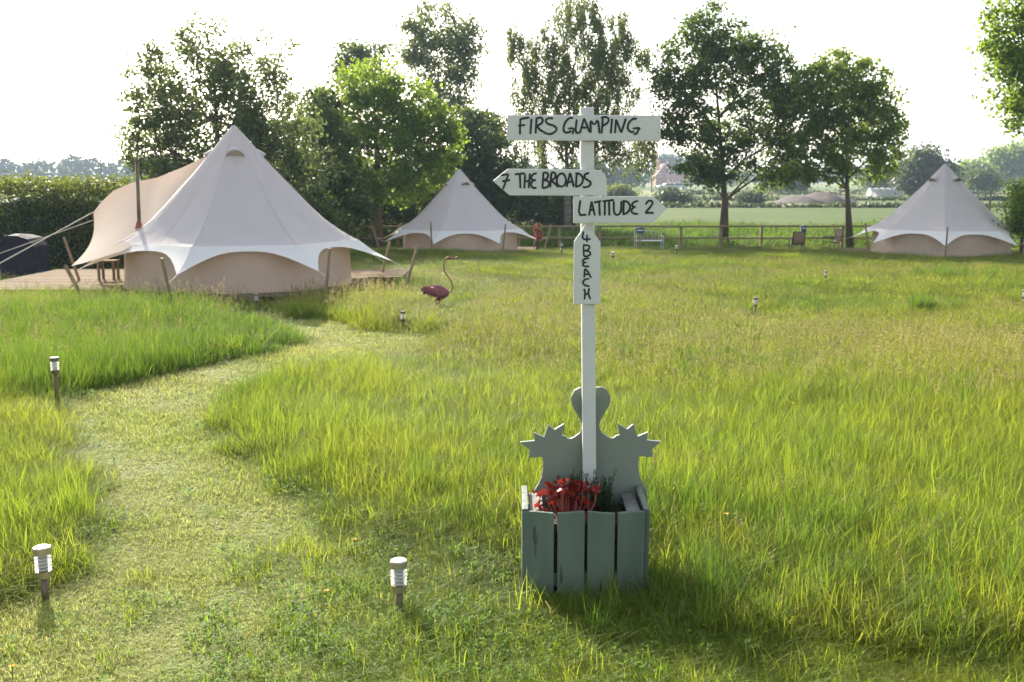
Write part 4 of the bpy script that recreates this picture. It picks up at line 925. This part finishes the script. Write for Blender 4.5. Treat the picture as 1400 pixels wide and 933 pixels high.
tree('maple_tree', 'lighter green round maple with bare lower trunk near the sling chairs', 'tree', 33.4, 1163, [(1159, 260), (1158, 200), (1156, 150), (1152, 100)],
     [(1150, 90, 40, 18), (1125, 112, 36, 26), (1175, 112, 38, 26), (1150, 130, 50, 26), (1200, 140, 28, 26), (1115, 150, 28, 26), (1180, 165, 42, 24), (1140, 175, 36, 24), (1212, 180, 26, 24), (1110, 195, 26, 20), (1165, 205, 46, 20), (1208, 210, 22, 18), (1125, 230, 38, 18), (1180, 232, 40, 14), (1090, 240, 22, 12)],
     .125, 'maple_leaf', 230, 44, .16, .12, GT)
tree('overhanging_tree', 'bright leafy branches of a tree standing beyond the meadow edge', 'tree', 24, 1520, [(1520, 220), (1515, 120), (1500, 20), (1490, -60)],
     [(1390, 20, 40, 26), (1380, 75, 34, 34), (1390, 120, 42, 34), (1410, 60, 40, 50), (1420, 140, 40, 34), (1398, 170, 20, 14), (1470, 60, 70, 80), (1480, 150, 60, 50), (1560, 80, 70, 80), (1500, -20, 80, 60), (1364, 40, 12, 12), (1408, -30, 40, 30)],
     .115, 'lime_leaf', 230, 52, .17, .22, GT)
# understory
def shrub(px, d_, lobes, mat, label, n=60, per=55, leaf=.10, spread=.17, name='shrub', group='shrubs behind the meadow'):
    return tree(name, label, 'shrub', d_, px, [(px, lobes[0][1] + lobes[0][3] * .4), (px + 2, lobes[0][1])], lobes, leaf, mat, n, per, spread, .05, group)
shrub(400, 24.5, [(400, 300, 40, 40), (370, 285, 30, 30), (430, 310, 30, 28)], 'dark_leaf', 'dark shrub showing over the large tent shoulder', 70, 60)
shrub(460, 36, [(460, 290, 42, 40), (430, 270, 34, 40), (490, 300, 30, 34)], 'dark_leaf', 'dark undergrowth shrub left of the lime trunk', 80, 60, .13, .22)
shrub(555, 37, [(555, 285, 40, 36), (590, 280, 34, 36), (530, 300, 24, 30)], 'dark_leaf', 'dark undergrowth shrub right of the lime trunk', 80, 60, .13, .22)
shrub(735, 42, [(735, 275, 34, 30), (700, 280, 30, 28), (765, 282, 24, 26)], 'willow_leaf', 'grey-green willow shrub beyond the rail fence', 90, 60, .12, .22)
shrub(775, 40, [(778, 272, 18, 34), (770, 300, 22, 18)], 'dark_leaf', 'dark upright shrub behind the signpost arrow', 40, 55, .12, .2)
shrub(930, 95, [(918, 274, 16, 14), (938, 278, 14, 12), (905, 280, 12, 10)], 'willow_leaf', 'blue-grey bush out in the far field', 60, 40, .28, .4)
shrub(1025, 92, [(1027, 274, 12, 12), (1016, 280, 10, 8)], 'willow_leaf', 'small pale bush out in the far field by the earth heap', 40, 40, .25, .35)
shrub(842, 110, [(842, 264, 16, 8), (860, 268, 12, 6)], 'hedge_leaf', 'yellow-green bush beyond the field behind the arrow board', 40, 40, .28, .4)
shrub(1398, 27, [(1402, 275, 20, 32), (1412, 300, 20, 24), (1392, 300, 8, 14)], 'lime_leaf', 'sunlit yellow-green bush beside the tent by the sling chairs', 70, 50, .08, .15)
shrub(735, 30.2, [(734, 312, 3, 8), (736, 322, 4, 7)], 'redshrub_leaf', 'small red-leaved shrub at the deck end', 14, 22, .05, .03)
def hedge():
    d0 = 22.0; x0 = P(-260, 300, d0).x; x1 = P(300, 300, d0).x; zb = gzf(-8, d0); top = P(100, 259, d0).z
    o = empty('hedge', ((x0 + x1) / 2, d0, zb), 'tall dense clipped hedge lit along its top behind the tarp-covered grill', 'hedge')
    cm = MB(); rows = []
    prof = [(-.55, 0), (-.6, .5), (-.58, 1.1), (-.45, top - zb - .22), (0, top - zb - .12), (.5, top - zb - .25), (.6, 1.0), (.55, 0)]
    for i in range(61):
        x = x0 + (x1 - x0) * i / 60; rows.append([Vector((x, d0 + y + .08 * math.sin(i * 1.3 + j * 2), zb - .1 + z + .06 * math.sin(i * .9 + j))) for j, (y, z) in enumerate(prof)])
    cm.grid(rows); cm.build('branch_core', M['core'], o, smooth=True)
    C = []; n = 1500
    for i in range(n):
        x = random.uniform(x0, x1); e = random.random()
        h = top - zb + .10 * math.sin(x * 1.1) + .06 * math.sin(x * 2.9 + 1)
        if e < .55: p = (x, d0 - .58 - .1 * random.random() + .12 * math.sin(x * 2 + e * 9), zb + random.uniform(.05, h - .1))
        else: p = (x, d0 + random.uniform(-.55, .6), zb + h - random.uniform(0, .16) + max(0, random.gauss(0, .05)))
        C.append(rng.normal(size=(26, 3)) * .10 + np.array(p))
    for i in range(140):                 # upright shoots on the top
        x = random.uniform(x0, x1); y = d0 + random.uniform(-.5, .5); q = rng.random(12)
        C.append(np.stack([x + .03 * rng.normal(size=12), y + .03 * rng.normal(size=12), top + .05 + q * random.uniform(.1, .3)], 1))
    leaves('foliage', M['hedge_leaf'], np.concatenate(C), .075, o)
hedge()

# ------------------------------------------------------------------ far fields: woods, single trees, house, cars
def far_blobs(name, label, cat, d_, spec, leaf, kind=None, group=None, mat='far_leaf'):
    C = []
    for px, top, rx, bot in spec:
        a = P(px, top, d_); k = d_ / FPX; g = gzf(a.x, d_); h = a.z - g; r_ = rx * k
        m_ = int(160 + 8 * r_ * h / leaf ** 2 * 1.1); v = rng.normal(size=(m_, 3)); v /= np.linalg.norm(v, axis=1)[:, None]; q = (.75 + .25 * rng.random(m_))[:, None]
        C.append(np.array([a.x, d_ + rng.normal() * r_ * .3, g + h * .5]) + v * q * np.array([r_, r_ * .8, h * .52]) * (1 + .16 * np.sin(v[:, :1] * 7 + v[:, 2:] * 9 + px)))
    o = leaves(name, M[mat], np.concatenate(C), leaf, None, aspect=.9, loc=(P(spec[0][0], 250, d_).x, d_, gzf(0, d_)))
    return tag(o, label, cat, group, kind)
sp_ = []; px = -140
while px < 700: sp_.append((px, 219 + 5 * math.sin(px * .05) + random.uniform(-5, 4), random.uniform(14, 24), 250)); px += random.uniform(12, 20)
far_blobs('far_wood', 'far hazy blue wood beyond the hedge', 'wood', 380, sp_, 1.5, 'stuff')
sp_ = []; px = 660
while px < 1560: sp_.append((px, 236 + 6 * math.sin(px * .031) + random.uniform(-5, 4), random.uniform(12, 22), 250)); px += random.uniform(11, 18)
far_blobs('far_wood', 'far hazy wood along the horizon behind the house', 'wood', 620, sp_, 2.2, 'stuff')
sp_ = []; px = 640
while px < 880: sp_.append((px, 228 + random.uniform(-10, 8), random.uniform(12, 20), 250)); px += random.uniform(10, 16)
far_blobs('far_wood', 'hazy dark wood behind the birch and signpost', 'wood', 260, sp_, 1.1, 'stuff')
GF = 'trees in the far fields'
def far_tree(name, lab, d_, px, lobes, leaf, mat, n=60, per=40):
    return tree(name, lab, 'tree', d_, px, [(px, lobes[0][1] + lobes[0][3] * .6), (px, lobes[0][1])], lobes, leaf, mat, n, per, leaf * 1.5, .2, GF, twig=True)
far_tree('willow_tree', 'grey-green willow behind the apex of the tent by the sling chairs', 120, 1260, [(1262, 235, 26, 28), (1245, 248, 16, 20), (1278, 245, 16, 22), (1262, 222, 14, 16), (1298, 236, 8, 14)], .45, 'willow_leaf', 90, 46)
far_tree('field_tree', 'pale green tree right of the tent by the sling chairs apex', 230, 1322, [(1324, 240, 18, 16), (1334, 236, 12, 12), (1312, 246, 12, 10)], .8, 'maple_leaf', 50)
far_tree('field_tree', 'broad hazy field tree at the meadow end of the far fields', 240, 1380, [(1375, 225, 22, 22), (1398, 222, 22, 20), (1384, 210, 18, 10), (1360, 238, 16, 14)], .8, 'maple_leaf', 80)
far_tree('round_field_tree', 'small round dark tree in the field right of the tent by the sling chairs', 160, 1345, [(1345, 247, 15, 12)], .5, 'dark_leaf', 36)
far_tree('field_tree', 'dark hazy tree group left of the grey-green willow', 190, 1212, [(1212, 248, 14, 16), (1224, 240, 10, 14), (1195, 252, 14, 10)], .6, 'dark_leaf', 50)
far_tree('field_tree', 'dark distant tree seen under the spreading maple', 170, 1088, [(1085, 248, 14, 14), (1070, 252, 12, 10)], .6, 'dark_leaf', 40)
far_tree('field_tree', 'distant tree standing behind the red roofed house', 430, 925, [(925, 228, 18, 12), (945, 234, 14, 10), (905, 222, 8, 8)], 1.4, 'far_leaf', 46)
far_tree('field_tree', 'distant tree right of the red roofed house', 400, 960, [(960, 244, 16, 10), (985, 246, 14, 8)], 1.3, 'far_leaf', 40)
# low hedge lines across the fields
for d_, a, b, h, lab in ((84, 900, 1560, .28, 'low dark hedge line across the near crop field'), (112, 560, 1560, .3, 'second low hedge line beyond the crop field'), (150, 930, 1560, .6, 'third dark hedge line across the far fields')):
    C = []; x0, x1 = P(a, 280, d_).x, P(b, 280, d_).x; n = int((x1 - x0) * 7); xs = rng.uniform(x0, x1, n)
    for x in xs:
        hh = h * (1 + .4 * math.sin(x * .35) * math.sin(x * .11 + d_)); C.append(rng.normal(size=(9, 3)) * np.array([.35, .3, .10]) + np.array([x, d_, gzf(x, d_) + random.uniform(.0, max(.1, hh))]))
    hd = np.concatenate(C); o = leaves('field_hedge', M['far_leaf'], hd, .35, None, loc=((x0 + x1) / 2, d_, gzf(0, d_))); tag(o, lab, 'hedge', 'field hedge lines')
# house
def house():
    d_ = 385; k = d_ / FPX; c = P(908, 252, d_); g = gzf(c.x, d_); H = lambda px, py, dd=d_: P(px, py, dd); gz_ = g
    o = empty('farmhouse', (c.x, d_, g), 'distant brick house with steep gable and low red roofed wing', 'house')
    zE = H(0, 241).z; zA = H(0, 225.5).z; xl_, xr_, xm = H(897, 240).x, H(919, 240).x, H(908, 240).x
    MB().prism([(xl_, d_, gz_), (xr_, d_, gz_), (xr_, d_, zE), (xm, d_, zA), (xl_, d_, zE)], (0, 9, 0)).build('wall', M['brick'], o)
    for s, xe in ((-1, xl_), (1, xr_)):
        rf = MB(); dx = s * .5; rf.prism([(xm, d_ - .4, zA + .15), (xe + dx, d_ - .4, zE - .35), (xe + dx, d_ - .4, zE - .10), (xm, d_ - .4, zA + .42)], (0, 9.8, 0)); rf = rf.build('roof', M['tile'], o)
        MB().prism([(xm, d_ - .55, zA - .05), (xe + dx, d_ - .55, zE - .55), (xe + dx, d_ - .55, zE - .05), (xm, d_ - .55, zA + .45)], (0, .12, 0)).build('barge_board', M['cream'], rf)
    w0, w1 = H(911, 250).x, H(934, 250).x; zw = H(0, 245).z; zr = H(0, 238).z
    MB().box(((w0 + w1) / 2, d_ - 4, (gz_ + zw) / 2), (w1 - w0, 5, zw - gz_)).build('wing_wall', M['orange_wall'], o)
    MB().prism([(w0 - .3, d_ - 6.9, zw - .1), (w0 - .3, d_ - 1.2, zw - .1), (w0 - .3, d_ - 4, zr)], (w1 - w0 + .6, 0, 0)).build('wing_roof', M['tile'], o)
    for i in range(5):
        x = w0 + (w1 - w0) * (.12 + i * .19); w = MB().box((x, d_ - 6.52, gz_ + 1.6), (.7, .1, 1.1)).build('window', M['cream'], o); MB().box((x, d_ - 6.6, gz_ + 1.6), (.52, .06, .92)).build('pane', M['glass'], w)
    for x in (xm - 1.2, xm + 1.2): w = MB().box((x, d_ - .06, gz_ + 3.6), (.9, .12, 1.2)).build('window', M['cream'], o); MB().box((x, d_ - .14, gz_ + 3.6), (.7, .06, 1.0)).build('pane', M['glass'], w)
    for px_ in (901.5, 914):
        x = H(px_, 230).x; MB().box((x, d_ + 3, zA + .2), (.9, .9, 4.2 if px_ < 905 else 2.4)).build('chimney', M['orange_wall'], o)
house()
def car(px, py, d_, yaw, mat, lab):
    b = P(px, py, d_); g = gzf(b.x, d_); o = empty('parked_car', (0, 0, 0))
    pr = [(-2.1, .35), (-2.12, .75), (-1.95, .92), (-1.0, 1.0), (-.45, 1.42), (.95, 1.45), (1.75, 1.0), (2.1, .9), (2.12, .4)]
    MB().prism([(x, -.85, z) for x, z in pr], (0, 1.7, 0)).build('body', M[mat], o, bevel=.08)
    for s in (-1, 1):
        MB().prism([(-.85, s * .865, 1.0), (-.4, s * .865, 1.36), (.25, s * .865, 1.38), (.25, s * .865, 1.0)], (0, .01 * s, 0)).build('window', M['glass'], o)
        MB().prism([(.33, s * .865, 1.0), (.33, s * .865, 1.38), (.9, s * .865, 1.38), (1.5, s * .865, 1.0)], (0, .01 * s, 0)).build('window', M['glass'], o)
        for x in (-1.35, 1.3):
            w = MB(); w.tube([(x, s * .70, .33), (x, s * .88, .33)], .33, 16); w = w.build('wheel', M['black'], o); r_ = MB(); r_.tube([(x, s * .87, .33), (x, s * .90, .33)], .2, 12); r_.build('rim', M['steel'], w)
    o.location = (b.x, d_, g); o.rotation_euler = (0, 0, yaw); tag(o, lab, 'car', 'cars parked by the far house')
car(912, 265, 215, R(10), 'carpaint', 'pale car parked at the field edge below the house'); car(926, 265, 222, R(-8), 'carblue', 'blue-grey car parked beside the pale car below the house')
def mound():
    d_ = 100; c = P(1112, 276, d_); g = gzf(c.x, d_); mb = MB(); w = 60 * d_ / FPX; rows = []
    for i in range(15):
        row = []
        for j in range(33):
            x = -1 + j / 16; y = -1 + i / 7; r_ = math.hypot(x, y); h = max(0, 1 - r_ ** 2) ** .8 * (.85 + .3 * x) * (1 + .22 * math.sin(x * 9 + y * 3) + .16 * math.sin(x * 21 + y * 11) + random.uniform(-.08, .08)); row.append(Vector((c.x + x * w, d_ + y * 3.5, g - .05 + h)))
        rows.append(row)
    mb.grid(rows); tag(mb.build('earth_heap', M['earth'], smooth=True, loc=(c.x, d_, g)), 'grey-brown heap of earth in the field beyond the fence', 'heap')
mound()
def tunnel():
    d_ = 138; c = P(1209, 267, d_); g = gzf(c.x, d_); o = empty('polytunnel', (c.x, d_, g), 'pale low plastic growing tunnel in the far field', 'tunnel')
    L = 42 * d_ / FPX; mb = MB(); arc = [(1.3 * math.cos(a), 1.1 * math.sin(a)) for a in np.linspace(0, math.pi, 13)]
    mb.grid([[Vector((c.x + x, d_ + y, g + z)) for y, z in arc] for x in (-L / 2, 0, L / 2)]); mb.build('sheet', M['plastic_sheet'], o, smooth=True)
    for k in range(6): x = c.x - L / 2 + L * k / 5; MB().tube([(x, d_ + y * 1.02, g + z * 1.02) for y, z in arc], .04, 5).build('hoop', M['whitemetal'], o)
tunnel()
def pole(px, top, d_, rad, arms, lab, name='utility_pole', cat='pole'):
    t_ = P(px, top, d_); g = gzf(t_.x, d_); o = empty(name, (t_.x, d_, g), lab, cat)
    MB().tube([(t_.x, d_, g - .2), (t_.x, d_, t_.z)], [rad, rad * .8], 8).build('shaft', M['bark'], o)
    if arms:
        MB().box((t_.x, d_, t_.z - .4), (1.8, .12, .12)).build('cross_arm', M['bark'], o)
        for s in (-.8, 0, .8): MB().tube([(t_.x + s, d_, t_.z - .34), (t_.x + s, d_, t_.z - .1)], .05, 6).build('insulator', M['cream'], o)
    else: MB().lathe([(rad * .95, 0), (rad * .7, .05), (.01, .08)], 8, (t_.x, d_, t_.z)).build('cap', M['bark'], o)
pole(137, 214, 190, .16, True, 'thin utility pole rising over the hedge before the far wood')
pole(891.5, 232, 180, .12, True, 'slim utility pole in front of the distant house')
pole(1355, 259, 75, .09, False, 'lone wooden post in the field right of the tent by the sling chairs', 'field_post', 'post')

# ------------------------------------------------------------------ small flowers in the grass
fl_spots = [(105, 753, 'by the outer solar light'), (484, 745, 'at the inner path edge'), (445, 818, 'beside the inner solar light'), (1081, 598, 'in the open meadow right of the planter'), (988, 780, 'right of the planter foot'), (17, 925, 'in the mown strip below the outer solar light')]
for px, py, w in fl_spots:
    g = G(px, py + 12); o = empty('buttercup', (g.x, g.y, g.z), 'small yellow buttercup ' + w, 'flower', 'yellow flowers in the grass'); h = .06 if mown(np.array([g.x]), np.array([g.y]))[0] > .4 else .26
    MB().tube([g, g + Vector((.004, 0, h))], .0012, 5).build('stem', M['heath_leaf'], o)
    mb = MB(); c = g + Vector((.004, 0, h))
    for k in range(5):
        a = k * 1.2566; d_ = Vector((math.cos(a), math.sin(a), .5)); s_ = Vector((-math.sin(a), math.cos(a), 0)); mb.add([c, c + d_ * .006 + s_ * .006, c + d_ * .011, c + d_ * .006 - s_ * .006], [(0, 1, 2, 3)])
    mb.build('petals', M['yellow'], o)

grow_grass()

# ------------------------------------------------------------------ haze
hm, t, out_ = newmat('haze')
pv = t.nodes.new('ShaderNodeVolumePrincipled'); pv.inputs['Color'].default_value = (.62, .80, 1.0, 1); pv.inputs['Density'].default_value = .00042; pv.inputs['Anisotropy'].default_value = .2
t.links.new(pv.outputs[0], out_.inputs['Volume'])
hb = MB().box((0, 640, 12), (2400, 1400, 30)).build('haze', hm); tag(hb, 'thin pale morning haze over the fields', 'haze', kind='stuff')
